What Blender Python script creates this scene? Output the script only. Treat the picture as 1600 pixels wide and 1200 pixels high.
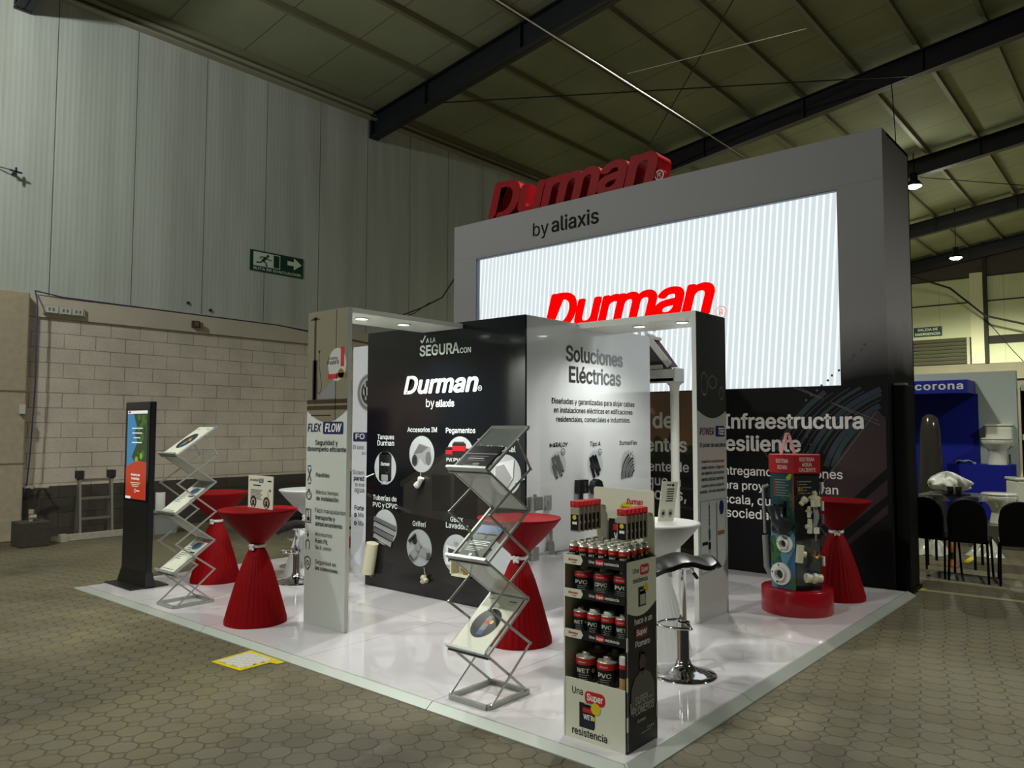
import bpy, math, random, os
from mathutils import Matrix, Vector
random.seed(7)
for o in list(bpy.data.objects): bpy.data.objects.remove(o)
SC = bpy.context.scene
COL = SC.collection
PI = math.pi
def lin(c):
    c = c/255.0
    return c/12.92 if c <= .04045 else ((c+.055)/1.055)**2.4
def L3(rgb): return tuple(lin(c) for c in rgb)

# ------------------------------------------------------------------ camera, world, exposure, hall lamps
cam_d = bpy.data.cameras.new('camera'); cam = bpy.data.objects.new('camera', cam_d); COL.objects.link(cam)
cam_d.sensor_width = 36; cam_d.lens = 36*1202.73/1600; cam_d.clip_start = .05; cam_d.clip_end = 200
YAW, PIT, ROL = math.radians(40.4525), math.radians(3.348), math.radians(.122)
fw = Vector((math.cos(YAW)*math.cos(PIT), math.sin(YAW)*math.cos(PIT), math.sin(PIT)))
rt = fw.cross(Vector((0, 0, 1))).normalized(); up = rt.cross(fw)
r2 = rt*math.cos(ROL)+up*math.sin(ROL); u2 = -rt*math.sin(ROL)+up*math.cos(ROL)
mw = Matrix((r2, u2, -fw)).transposed().to_4x4(); mw.translation = Vector((0, 0, 1.44))
cam.matrix_world = mw
SC.camera = cam
SC.view_settings.view_transform = 'Standard'; SC.view_settings.look = 'None'
SC.view_settings.gamma = 1; SC.view_settings.use_curve_mapping = False
SC.view_settings.exposure = 0.12
W = bpy.data.worlds.new('world'); SC.world = W; W.use_nodes = True
W.node_tree.nodes['Background'].inputs[0].default_value = (.80, .92, .78, 1)
W.node_tree.nodes['Background'].inputs[1].default_value = .022
# (x, y, z, watts, colour) of the high bay lamps under the roof; the first three are unseen, added to light wall and booth
LAMPS = [(.3, 8.5, 6.6, 640, (.96, 1, .97)), (-2.0, 3.4, 6.55, 1050, (1, 1, .96)), (8.5, -4.6, 6.9, 1200, (1, 1, .92)), (8.5, 4.42, 6.98, 720, (1, 1, .88)), (21.2, 4.70, 7.60, 1000, (1, 1, .80)), (27.2, 4.90, 6.83, 4500, (1, 1, .78))]
DOWNLIGHT_W = 52
LED_GAIN = .93
def lamp_light(name, loc, watts, color, size, parent, spot=None):
    d = bpy.data.lights.new(name, 'SPOT' if spot else 'POINT'); d.energy = watts; d.color = color; d.shadow_soft_size = size
    if spot: d.spot_size = spot; d.spot_blend = .6
    o = bpy.data.objects.new(name, d); COL.objects.link(o); o.location = loc
    if parent:
        o.parent = parent; o.location = Vector(loc)-wloc(parent)
    return o
def wloc(o):
    v = Vector((0, 0, 0))
    while o is not None:
        v = v+Vector(o.location); o = o.parent
    return v

# ------------------------------------------------------------------ materials
MATS = {}
def M(name, rgb=(128, 128, 128), rough=.5, metal=0, emit=None, gain=1, spec=.5, noise=0, nscale=8, bump=0, alpha=1, trans=0, coat=0):
    if name in MATS: return MATS[name]
    m = bpy.data.materials.new(name); m.use_nodes = True; MATS[name] = m
    nt = m.node_tree; b = nt.nodes['Principled BSDF']
    b.inputs['Base Color'].default_value = (*L3(rgb), 1); b.inputs['Roughness'].default_value = rough; b.inputs['Metallic'].default_value = metal
    b.inputs['Specular IOR Level'].default_value = spec
    if coat: b.inputs['Coat Weight'].default_value = coat; b.inputs['Coat Roughness'].default_value = .08
    if emit: b.inputs['Emission Color'].default_value = (*L3(emit), 1); b.inputs['Emission Strength'].default_value = gain
    if alpha < 1: b.inputs['Alpha'].default_value = alpha
    if trans: b.inputs['Transmission Weight'].default_value = trans
    if noise or bump:
        tc = nt.nodes.new('ShaderNodeTexCoord'); n = nt.nodes.new('ShaderNodeTexNoise'); n.inputs['Scale'].default_value = nscale; n.inputs['Detail'].default_value = 5
        nt.links.new(tc.outputs['Object'], n.inputs['Vector'])
        if noise:
            mx = nt.nodes.new('ShaderNodeMix'); mx.data_type = 'RGBA'
            c = L3(rgb); mx.inputs[6].default_value = (*[x*(1-noise) for x in c], 1); mx.inputs[7].default_value = (*[min(1, x*(1+noise)) for x in c], 1)
            nt.links.new(n.outputs['Fac'], mx.inputs[0]); nt.links.new(mx.outputs[2], b.inputs['Base Color'])
        if bump:
            bp = nt.nodes.new('ShaderNodeBump'); bp.inputs['Strength'].default_value = bump; bp.inputs['Distance'].default_value = .01
            nt.links.new(n.outputs['Fac'], bp.inputs['Height']); nt.links.new(bp.outputs[0], b.inputs['Normal'])
    return m
class NT:
    """small node helper: math on sockets"""
    def __init__(s, m):
        s.nt = m.node_tree; s.b = s.nt.nodes['Principled BSDF']
        tc = s.nt.nodes.new('ShaderNodeTexCoord'); s.obj = tc.outputs['Object']
        sx = s.nt.nodes.new('ShaderNodeSeparateXYZ'); s.nt.links.new(s.obj, sx.inputs[0]); s.x, s.y, s.z = sx.outputs
    def m(s, op, a, b=None, c=None, clamp=False):
        n = s.nt.nodes.new('ShaderNodeMath'); n.operation = op; n.use_clamp = clamp
        for i, v in enumerate((a, b, c)):
            if v is None: continue
            if isinstance(v, (int, float)): n.inputs[i].default_value = v
            else: s.nt.links.new(v, n.inputs[i])
        return n.outputs[0]
    def vec(s, x, y, z=0):
        n = s.nt.nodes.new('ShaderNodeCombineXYZ')
        for i, v in enumerate((x, y, z)):
            if isinstance(v, (int, float)): n.inputs[i].default_value = v
            else: s.nt.links.new(v, n.inputs[i])
        return n.outputs[0]
    def noise(s, vec, scale, detail=4):
        n = s.nt.nodes.new('ShaderNodeTexNoise'); n.inputs['Scale'].default_value = scale; n.inputs['Detail'].default_value = detail
        s.nt.links.new(vec, n.inputs['Vector']); return n.outputs['Fac']
    def mix(s, f, a, b):
        n = s.nt.nodes.new('ShaderNodeMix'); n.data_type = 'RGBA'
        for i, v in ((0, f), (6, a), (7, b)):
            if isinstance(v, (int, float)): n.inputs[i].default_value = v
            elif isinstance(v, tuple): n.inputs[i].default_value = (*L3(v), 1)
            else: s.nt.links.new(v, n.inputs[i])
        return n.outputs[2]
    def ramp(s, f, a, b): return s.m('MULTIPLY', s.m('SUBTRACT', f, a), 1.0/(b-a), clamp=True)
    def color(s, c): s.nt.links.new(c, s.b.inputs['Base Color'])
    def bump(s, h, strength, dist=.01):
        n = s.nt.nodes.new('ShaderNodeBump'); n.inputs['Strength'].default_value = strength; n.inputs['Distance'].default_value = dist
        s.nt.links.new(h, n.inputs['Height']); s.nt.links.new(n.outputs[0], s.b.inputs['Normal'])
    def line(s, coord, period, offset, w):
        """1 on thin lines every period"""
        t = s.m('FRACT', s.m('DIVIDE', s.m('SUBTRACT', coord, offset), period))
        d = s.m('MULTIPLY', s.m('MINIMUM', t, s.m('SUBTRACT', 1.0, t)), period)
        return s.m('LESS_THAN', d, w/2)

# ------------------------------------------------------------------ mesh builder
class MB:
    def __init__(s): s.v = []; s.f = []; s.mi = []; s.sm = []; s.m = 0; s.smooth = False
    def add(s, vs, fs):
        b = len(s.v); s.v += [tuple(p) for p in vs]
        for f in fs: s.f.append([b+i for i in f]); s.mi.append(s.m); s.sm.append(s.smooth)
        return s
    def box(s, x0, x1, y0, y1, z0, z1):
        vs = [(x, y, z) for x in (x0, x1) for y in (y0, y1) for z in (z0, z1)]
        return s.add(vs, [(0, 1, 3, 2), (4, 6, 7, 5), (0, 4, 5, 1), (2, 3, 7, 6), (0, 2, 6, 4), (1, 5, 7, 3)])
    def obox(s, c, ax, ay, az):
        """oriented box: centre and three half-axis vectors"""
        c, ax, ay, az = map(Vector, (c, ax, ay, az))
        vs = [c+a*ax+b*ay+d*az for a in (-1, 1) for b in (-1, 1) for d in (-1, 1)]
        return s.add(vs, [(0, 1, 3, 2), (4, 6, 7, 5), (0, 4, 5, 1), (2, 3, 7, 6), (0, 2, 6, 4), (1, 5, 7, 3)])
    def bar(s, p, q, w, h, upv=(0, 0, 1)):
        p, q = Vector(p), Vector(q); d = (q-p); l = d.length/2; d.normalize(); u = Vector(upv)
        sd = d.cross(u)
        if sd.length < 1e-4: sd = d.cross(Vector((1, 0, 0)))
        sd.normalize(); u = sd.cross(d).normalized()
        return s.obox((p+q)/2, d*l, sd*w/2, u*h/2)
    def tube(s, pts, r, n=10, caps=True):
        pts = [Vector(p) for p in pts]; rs = r if isinstance(r, (list, tuple)) else [r]*len(pts)
        rings = []; ref = None
        for i, p in enumerate(pts):
            t = ((pts[i]-pts[i-1]).normalized() if i else Vector((0, 0, 0)))+((pts[i+1]-pts[i]).normalized() if i < len(pts)-1 else Vector((0, 0, 0)))
            if t.length < 1e-6: t = pts[i]-pts[i-1]
            t.normalize()
            if ref is None: ref = t.cross(Vector((0, 0, 1)) if abs(t.z) < .9 else Vector((1, 0, 0))).normalized()
            a = (ref-t*ref.dot(t)).normalized(); b = t.cross(a); ref = a
            rings.append([p+rs[i]*(math.cos(2*PI*k/n)*a+math.sin(2*PI*k/n)*b) for k in range(n)])
        vs = [q for rg in rings for q in rg]; fs = []
        for i in range(len(rings)-1):
            for k in range(n): fs.append((i*n+k, i*n+(k+1) % n, (i+1)*n+(k+1) % n, (i+1)*n+k))
        sm = s.smooth; s.smooth = True; s.add(vs, fs); s.smooth = sm
        if caps: s.add(rings[0], [tuple(range(n))[::-1]]); s.add(rings[-1], [tuple(range(n))])
        return s
    def lathe(s, prof, c=(0, 0, 0), n=32, mod=None, sharp=False):
        vs = []; fs = []
        for (r, z) in prof:
            for k in range(n):
                a = 2*PI*k/n; rr = r*(mod(a, r, z) if mod else 1); vs.append((c[0]+rr*math.cos(a), c[1]+rr*math.sin(a), c[2]+z))
        for i in range(len(prof)-1):
            for k in range(n): fs.append((i*n+k, i*n+(k+1) % n, (i+1)*n+(k+1) % n, (i+1)*n+k))
        sm = s.smooth; s.smooth = not sharp; s.add(vs, fs); s.smooth = sm
        for i in (0, len(prof)-1):
            if prof[i][0] > 1e-4: s.add(vs[i*n:(i+1)*n], [tuple(range(n))])
        return s
    def turned(s, c, ax, prof, n=28):
        """surface of revolution about axis ax through c: prof = (radius, distance along the axis)"""
        c, ax = Vector(c), Vector(ax).normalized(); a = ax.cross(Vector((0, 0, 1)) if abs(ax.z) < .9 else Vector((1, 0, 0))).normalized(); b = ax.cross(a)
        vs = [c+ax*d+r*(math.cos(2*PI*k/n)*a+math.sin(2*PI*k/n)*b) for r, d in prof for k in range(n)]
        return s.add(vs, [(i*n+k, i*n+(k+1) % n, (i+1)*n+(k+1) % n, (i+1)*n+k) for i in range(len(prof)-1) for k in range(n)])
    def prism(s, pts, d):
        """planar polygon pts extruded by vector d"""
        n = len(pts); d = Vector(d); vs = [Vector(p) for p in pts]+[Vector(p)+d for p in pts]
        return s.add(vs, [tuple(range(n))[::-1], tuple(range(n, 2*n))]+[(k, (k+1) % n, n+(k+1) % n, n+k) for k in range(n)])
    def grid(s, fn, nu, nv, closed=False):
        vs = [fn(i/nu, j/nv) for i in range(nu+1) for j in range(nv+1)]
        fs = [(i*(nv+1)+j, (i+1)*(nv+1)+j, (i+1)*(nv+1)+j+1, i*(nv+1)+j+1) for i in range(nu) for j in range(nv)]
        sm = s.smooth; s.smooth = True; s.add(vs, fs); s.smooth = sm; return s
    def xf(s, mat):
        s.v = [tuple(mat @ Vector(p)) for p in s.v]; return s
def link(name, mb, mats, parent=None, world=True, bevel=0, solid=0):
    me = bpy.data.meshes.new(name); o = bpy.data.objects.new(name, me); COL.objects.link(o)
    if not isinstance(mats, (list, tuple)): mats = [mats]
    off = Vector((0, 0, 0))
    if parent is not None:
        o.parent = parent
        if world: off = wloc(parent)
    elif mb.v:
        xs = [p[0] for p in mb.v]; ys = [p[1] for p in mb.v]; zs = [p[2] for p in mb.v]
        if world: off = Vector(((min(xs)+max(xs))/2, (min(ys)+max(ys))/2, min(zs))); o.location = off
    me.from_pydata([(p[0]-off.x, p[1]-off.y, p[2]-off.z) for p in mb.v], [], mb.f)
    for m in mats: me.materials.append(m)
    me.polygons.foreach_set('material_index', mb.mi); me.polygons.foreach_set('use_smooth', mb.sm)
    me.update()
    if bevel:
        b = o.modifiers.new('bevel', 'BEVEL'); b.width = bevel; b.segments = 2; b.limit_method = 'ANGLE'
    if solid:
        b = o.modifiers.new('solid', 'SOLIDIFY'); b.thickness = solid; b.offset = 0
    return o
def tag(o, label, cat, group=None):
    o['label'] = label; o['category'] = cat
    if group: o['group'] = group
    return o
def thing(name, label, cat, loc=(0, 0, 0), group=None):
    o = bpy.data.objects.new(name, None); COL.objects.link(o); o.location = loc; o.empty_display_size = .1
    return tag(o, label, cat, group)
def struct(name, mb, mats, **k):
    o = link(name, mb, mats, **k); o['kind'] = 'structure'; return o
def struct0(name, mb, mats):
    """structure whose object space is world space (for materials that count in metres)"""
    return struct(name, mb, mats, world=False)
def dup(root, loc, label, rotz=0, group=None):
    r = root.copy(); COL.objects.link(r); r.location = loc; r.rotation_euler = (0, 0, rotz); r['label'] = label
    if group: r['group'] = group
    for ch in list(root.children):
        c = ch.copy(); COL.objects.link(c); c.parent = r
        for g in list(ch.children):
            d = g.copy(); COL.objects.link(d); d.parent = c
    return r

# ------------------------------------------------------------------ lettering
FONT = None
try: FONT = bpy.data.fonts.load(os.path.join(bpy.utils.resource_path('LOCAL'), 'datafiles', 'fonts', 'Inter.woff2'))
except Exception: FONT = None
STYLE = {'r': (0, 0), 'm': (.011, 0), 'b': (.024, 0), 'i': (.02, .22), 'bi': (.024, .22), 'L': (.030, .24)}
_TC = {}
def text_mesh(s, st, ext=0, space=1):
    k = (s, st, ext, space)
    if k in _TC: return _TC[k]
    c = bpy.data.curves.new('t', 'FONT'); c.body = s
    if FONT: c.font = FONT
    wgt, sh = STYLE[st]; c.shear = sh; c.extrude = ext; c.resolution_u = 3 if ext == 0 else 4; c.space_character = space
    o = bpy.data.objects.new('t', c); me = bpy.data.meshes.new_from_object(o)
    v0 = [tuple(v.co) for v in me.vertices]; f0 = [tuple(p.vertices) for p in me.polygons]
    bpy.data.objects.remove(o); bpy.data.curves.remove(c); bpy.data.meshes.remove(me)
    vs, fs = [], []
    for i in range(1 if wgt == 0 else (8 if wgt < .03 else 12)):       # heavier weights: the strokes are widened all round
        q = 8 if wgt < .03 else 12; dx, dy = (0, 0) if wgt == 0 else (wgt*math.cos(2*PI*i/q), wgt*math.sin(2*PI*i/q)*.8)
        b_ = len(vs); vs += [(x+dx, y+dy, z*(1+.003*i) if ext else i*.00003) for x, y, z in v0]; fs += [tuple(b_+j for j in f) for f in f0]
    _TC[k] = (vs, fs); return _TC[k]
def cap_h(st): return max(v[1] for v in text_mesh('H', st)[0])
class Face:
    """draws flat prints on a vertical plane: axis 'X' = plane x=const seen from -x, axis 'Y' = plane y=const seen from -y"""
    def __init__(s, mb, axis, plane): s.mb = mb; s.a = axis; s.p = plane; s.sg = -1 if axis == 'X' else 1; s.lay = .0012
    def P(s, h, z, d=0):
        q = s.p-s.lay-d
        return (q, h, z) if s.a == 'X' else (h, q, z)
    def text(s, t, h0, h1, z, st='m', cap=None, m=0, space=1):
        vs, fs = text_mesh(t, st, 0, space)
        if not vs: return
        x0 = min(v[0] for v in vs); x1 = max(v[0] for v in vs); k = (h1-h0)/(x1-x0); ky = abs(k) if not cap else cap/cap_h(st)
        s.mb.m = m; s.mb.add([s.P(h0+(v[0]-x0)*k, z+v[1]*ky, v[2]) for v in vs], fs)
    def poly(s, pts, m=0): s.mb.m = m; s.mb.add([s.P(h, z) for h, z in pts], [tuple(range(len(pts)))])
    def rect(s, h0, h1, z0, z1, m=0): s.poly([(h0, z0), (h1, z0), (h1, z1), (h0, z1)], m)
    def disc(s, h, z, r, m=0, n=40, rx=None): s.poly([(h+(rx or r)*math.cos(2*PI*k/n), z+r*math.sin(2*PI*k/n)) for k in range(n)], m)
    def ring(s, h, z, r, w, m=0, n=40, a0=0, a1=2*PI, rx=1):
        s.mb.m = m; vs = []
        for k in range(n+1):
            a = a0+(a1-a0)*k/n
            for q in (r, r-w): vs.append(s.P(h+rx*q*math.cos(a), z+q*math.sin(a)))
        s.mb.add(vs, [(2*k, 2*k+1, 2*k+3, 2*k+2) for k in range(n)])
    def rrect(s, h0, h1, z0, z1, r, m=0):
        a, b = min(h0, h1), max(h0, h1); pts = []
        for cx, cz, st in ((b-r, z1-r, 0), (a+r, z1-r, PI/2), (a+r, z0+r, PI), (b-r, z0+r, 1.5*PI)):
            pts += [(cx+r*math.cos(st+PI/2*k/5), cz+r*math.sin(st+PI/2*k/5)) for k in range(6)]
        s.poly(pts, m)
    def stroke(s, pts, w, m=0):
        s.mb.m = m
        for (a, b), (c, d) in zip(pts[:-1], pts[1:]):
            l = math.hypot(c-a, d-b) or 1; nx, nz = -(d-b)/l*w/2, (c-a)/l*w/2
            s.mb.add([s.P(a+nx, b+nz), s.P(a-nx, b-nz), s.P(c-nx, d-nz), s.P(c+nx, d+nz)], [(0, 1, 2, 3)])
    def up(s, d=.0005): s.lay += d
# ------------------------------------------------------------------ hall: floor, walls, roof
WY, EX = 11.33, 33.0                     # left wall plane, end wall plane
EAVE, SL = 7.53, .137
def roof_z(y): return EAVE+SL*(WY-y)
m = M('paver_concrete', (112, 104, 80), .75); n = NT(m)
Pp = .135
ca, sa = math.cos(math.radians(12)), math.sin(math.radians(12))
wob = n.noise(n.obj, 1.3, 2)
u = n.m('DIVIDE', n.m('ADD', n.m('MULTIPLY', n.x, ca), n.m('MULTIPLY', n.y, sa)), Pp)
v = n.m('DIVIDE', n.m('SUBTRACT', n.m('MULTIPLY', n.y, ca), n.m('MULTIPLY', n.x, sa)), Pp)
u = n.m('ADD', u, n.m('MULTIPLY', wob, .8)); v = n.m('ADD', v, n.m('MULTIPLY', wob, .8))
fu = n.m('SUBTRACT', n.m('FRACT', u), .5); fv = n.m('SUBTRACT', n.m('FRACT', v), .5)
au, av = n.m('ABSOLUTE', fu), n.m('ABSOLUTE', fv)
octd = n.m('MAXIMUM', n.m('MAXIMUM', au, av), n.m('MULTIPLY', n.m('ADD', au, av), .72))     # .5 on the joint of an octagon
joint = n.ramp(octd, .465, .492)
small = n.m('GREATER_THAN', n.m('MULTIPLY', n.m('ADD', au, av), .72), .56)                     # little square stone between four octagons
cid = n.vec(n.m('FLOOR', u), n.m('FLOOR', v), 3.1)
wn = n.nt.nodes.new('ShaderNodeTexWhiteNoise'); n.nt.links.new(cid, wn.inputs['Vector'])
patchy = n.noise(n.obj, .55, 5); fine = n.noise(n.obj, 60, 3)
base = n.mix(n.ramp(patchy, .36, .64), (70, 63, 45), (124, 117, 84))
base = n.mix(n.m('MULTIPLY', wn.outputs['Value'], .55), base, (104, 100, 84))
base = n.mix(n.m('MULTIPLY', fine, .35), base, (70, 64, 50))
jm = n.m('MULTIPLY', joint, n.m('SUBTRACT', 1.0, small))
col = n.mix(n.m('MULTIPLY', jm, n.m('ADD', .15, n.m('MULTIPLY', n.ramp(n.noise(n.obj, .9, 3), .35, .65), .45))), base, (54, 49, 36))
n.color(col); n.bump(n.m('ADD', n.m('SUBTRACT', 1.0, jm), n.m('MULTIPLY', fine, .12)), .75, .012)
mb = MB(); mb.box(-9, 34, -16, WY+.3, -.1, 0); struct0('floor', mb, m)

m = M('wall_sheet', (196, 200, 186), .55); n = NT(m)
seam = n.line(n.x, 1.0665, 3.745, .012)
rib = n.m('SINE', n.m('MULTIPLY', n.x, 2*PI/.066))
dirt = n.noise(n.vec(n.m('MULTIPLY', n.x, 3), n.y, n.m('MULTIPLY', n.z, .25)), 1.2, 4)
c = n.mix(n.ramp(dirt, .3, .75), (168, 173, 163), (192, 197, 189))
c = n.mix(n.m('MULTIPLY', n.m('GREATER_THAN', rib, .955), .22), c, (120, 122, 110))
n.color(n.mix(n.m('MULTIPLY', seam, .85), c, (40, 40, 34))); n.bump(rib, .12, .004)
mb = MB(); mb.box(-6, EX, WY, WY+.2, 3.2, EAVE); struct0('wall_left', mb, m)
m2 = M('concrete_beam', (196, 186, 168), .8, noise=.12, nscale=3, bump=.15)
mb = MB(); mb.box(-6, EX, WY-.03, WY+.2, 2.909, 3.2); struct('trim_1', mb, m2)
def block_mat(name, a, b, mort):
    m = M(name, a, .85); n = NT(m)
    br = n.nt.nodes.new('ShaderNodeTexBrick'); br.offset = .5
    br.inputs['Scale'].default_value = 1; br.inputs['Mortar Size'].default_value = .006; br.inputs['Mortar Smooth'].default_value = .3
    br.inputs['Brick Width'].default_value = .4015; br.inputs['Row Height'].default_value = .2
    br.inputs['Color1'].default_value = (*L3(a), 1); br.inputs['Color2'].default_value = (*L3(b), 1); br.inputs['Mortar'].default_value = (*L3(mort), 1); br.inputs['Bias'].default_value = -.1
    n.nt.links.new(n.vec(n.m('ADD', n.x, .0604), n.m('ADD', n.z, .091+10)), br.inputs['Vector'])
    sp = n.noise(n.obj, 45, 4); bl = n.noise(n.obj, 2.2, 5)
    c = n.mix(n.m('MULTIPLY', n.ramp(bl, .35, .75), .45), br.outputs['Color'], tuple(min(255, int(x*1.18)) for x in a))
    c = n.mix(n.m('MULTIPLY', n.ramp(sp, .45, .8), .35), c, tuple(int(x*.72) for x in a))
    n.color(c); n.bump(n.m('ADD', n.m('MULTIPLY', br.outputs['Fac'], -1.2), n.m('MULTIPLY', sp, .3)), .6, .012)
    return m
bm_light = block_mat('block_wall', (204, 194, 178), (194, 184, 168), (136, 126, 110))
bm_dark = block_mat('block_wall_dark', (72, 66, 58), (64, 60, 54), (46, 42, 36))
mb = MB(); mb.box(-6, EX, WY, WY+.2, .671, 2.909); struct0('wall_left_blocks', mb, bm_light)
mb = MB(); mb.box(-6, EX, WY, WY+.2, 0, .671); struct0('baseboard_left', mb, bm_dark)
m = M('rough_plaster', (172, 160, 136), .9, noise=.2, nscale=12, bump=.6)
mb = MB(); mb.box(3.0, 3.48, WY-.16, WY, 0, 3.2); struct('trim_2', mb, m, bevel=.02)
mb = MB(); mb.box(2.99, 3.49, WY-.165, WY-.16, 1.9, 1.92); mb.box(2.99, 3.49, WY-.165, WY-.16, .98, .995); struct('trim_3', mb, M('joint_dark', (120, 108, 90), .9))

# roof sheets, purlins, rafters
m = M('roof_insulation', (140, 146, 118), .8); n = NT(m)
seam = n.line(n.x, 1.22, .3, .02); bl = n.noise(n.obj, .5, 5)
c = n.mix(n.ramp(bl, .3, .7), (126, 132, 104), (150, 156, 126))
n.color(n.mix(n.m('MULTIPLY', seam, .7), c, (60, 60, 44)))
RY = -9.0
mb = MB(); mb.prism([(-6, WY+.2, roof_z(WY+.2)), (-6, RY, roof_z(RY)), (-6, RY, roof_z(RY)+.12), (-6, WY+.2, roof_z(WY+.2)+.12)], (EX+6.3, 0, 0)); struct0('ceiling', mb, m)
mp = M('purlin_metal', (120, 118, 92), .6); mr = M('rafter_paint', (17, 20, 27), .45)
yy = WY-.12; k = 0
while yy > RY:
    mb = MB(); z = roof_z(yy); mb.box(-6, EX, yy-.04, yy+.04, z-.10, z)
    struct('ceiling_purlin', mb, mp); yy -= 1.08 if k else 1.42; k += 1
for X in (3.3, 9.2, 15.55, 21.25, 27.2, 32.6):
    mb = MB(); hw, d = .1, .45
    for (w, t0, t1) in ((hw, .15, .17), (.012, .15, .15+d), (hw, .13+d, .15+d)):
        mb.prism([(X-w, WY, EAVE-t1), (X-w, RY, roof_z(RY)-t1), (X-w, RY, roof_z(RY)-t0), (X-w, WY, EAVE-t0)], (2*w, 0, 0))
    mb.box(X-.1, X+.1, WY-.06, WY, EAVE-.15-d, EAVE-.15)
    for q in range(9):
        y = WY-1.5-q*2.2; z = roof_z(y); mb.box(X-.08, X+.08, y-.008, y+.008, z-.15-d, z-.16)
    struct('ceiling_beam', mb, mr)
mt = M('gutter_metal', (150, 148, 126), .5)
for i, (a, b, z0, z1) in enumerate(((.0, .1, EAVE-.16, EAVE-.1), (.0, .06, EAVE-.06, EAVE-.02), (.0, .14, EAVE-.26, EAVE-.235))):
    mb = MB(); mb.box(-6, EX, WY-b, WY-a, z0, z1); struct('trim_%d' % (4+i), mb, mt)
# end wall with column, louvre and beam
m = M('end_sheet', (190, 196, 158), .6); n = NT(m)
seam = n.line(n.y, 1.06, .2, .018); rib = n.m('SINE', n.m('MULTIPLY', n.y, 2*PI/.07))
c = n.mix(n.m('MULTIPLY', n.m('MULTIPLY', n.m('GREATER_THAN', rib, .8), n.m('GREATER_THAN', n.z, 6.25)), .3), (192, 198, 160), (110, 112, 84))
n.color(n.mix(n.m('MULTIPLY', seam, .5), c, (110, 112, 88)))
mb = MB()
mb.box(EX, EX+.2, RY, WY, 4.92, 7.45); mb.box(EX, EX+.2, RY, 5.1, 3.9, 4.62); mb.box(EX+.15, EX+.2, 5.1, WY, 3.9, 4.92); struct0('wall_end', mb, m)
mb = MB(); mb.box(EX-.05, EX+.2, RY, WY, 7.2, 9.8); struct('wall_end_gable', mb, M('gable_dark', (70, 66, 56), .8))  # plain dark gable above the pale sheet wall
mb = MB(); mb.box(EX-.12, EX+.2, RY, WY, 3.3, 3.9); struct('trim_7', mb, M('end_beam', (118, 114, 96), .85, noise=.15, nscale=2))
mb = MB(); mb.box(EX, EX+.2, RY, WY, 0, 3.3); struct('wall_end_base', mb, M('end_base', (96, 92, 78), .9))
mb = MB(); mb.box(EX-.16, EX, 5.08, 5.5, 3.9, 7.3); struct('trim_8', mb, M('end_column', (205, 206, 170), .6))
mb = MB(); mb.box(EX-.17, EX-.05, 4.95, 5.08, 3.9, 9); struct('trim_9', mb, M('dark_gap', (40, 40, 32), .8))
mb = MB(); mb.box(EX-.02, EX+.02, RY, WY, 6.2, 6.25); mb.box(EX-.06, EX, RY, WY, 7.14, 7.2); struct('trim_10', mb, M('seam_dark', (50, 52, 40), .8))
mb = MB(); mb.box(EX-.02, EX+.1, RY, 4.95, 4.62, 4.92); struct('trim_11', mb, M('dark_gap'))
lv = thing('louvre_vent', 'long dark louvred vent under the emergency exit sign on the far wall', 'vent', (EX, 6.8, 3.9))
mb = MB(); mb.box(EX+.1, EX+.14, 5.55, WY, 3.9, 4.92); link('backing', mb, M('vent_black', (20, 20, 16), .8), lv)
mb = MB()
for q in range(7): mb.obox((EX+.02, 8.4, 4.0+q*.14), (.05, 0, -.05), (0, 2.85, 0), (.006, 0, .006))
link('slats', mb, M('vent_slat', (104, 104, 84), .6), lv)
for y in (8.05, 5.62):
    mb = MB(); mb.box(EX-.06, EX, y-.05, y+.05, 3.9, 4.92); link('mullion', mb, M('vent_mullion', (165, 165, 136), .6), lv)

# high bay lamps
mh = M('lamp_housing', (60, 62, 60), .4, .8)
for i, (x, y, z, wt, c) in enumerate(LAMPS):
    t = thing('high_bay_lamp', ['unseen high bay lamp added close to the left sheet wall', 'unseen high bay lamp added over the open floor left of the booth', 'unseen high bay lamp added over the open floor right of the booth', 'high bay lamp hanging directly above the screen wall', 'bright high bay lamp beside the top right corner of the screen wall', 'bright high bay lamp before the far wall, above the emergency exit sign'][i], 'lamp', (x, y, z), 'high bay lamps along the roof')
    mb = MB(); mb.lathe([(.05, .34), (.09, .33), (.09, .16), (.12, .14), (.2, .02), (.2, .0), (.185, .0), (.11, .12), (0, .13)], (x, y, z), 24); link('reflector', mb, mh, t)
    mb = MB(); mb.lathe([(0, .05), (.15, .05), (.17, -.01), (.1, -.05), (0, -.06)], (x, y, z), 20); link('lens', mb, M('lamp_glow_%d' % i, (255, 255, 235), .4, emit=(255, 255, 225), gain=[14, 14, 14, 14, 18, 18][i]), t)
    mb = MB(); mb.tube([(x, y, z+.34), (x, y, roof_z(y))], .012, 6); link('suspension_rod', mb, mh, t)
    lamp_light('lamp_light', (x, y, z-.16), wt, c, .16, t, math.radians([0, 142, 142, 128, 168, 168][i]) if i else None)
    if i > 3: lamp_light('lamp_spill', (x, y, z-.22), 70, c, .12, t)
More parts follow.
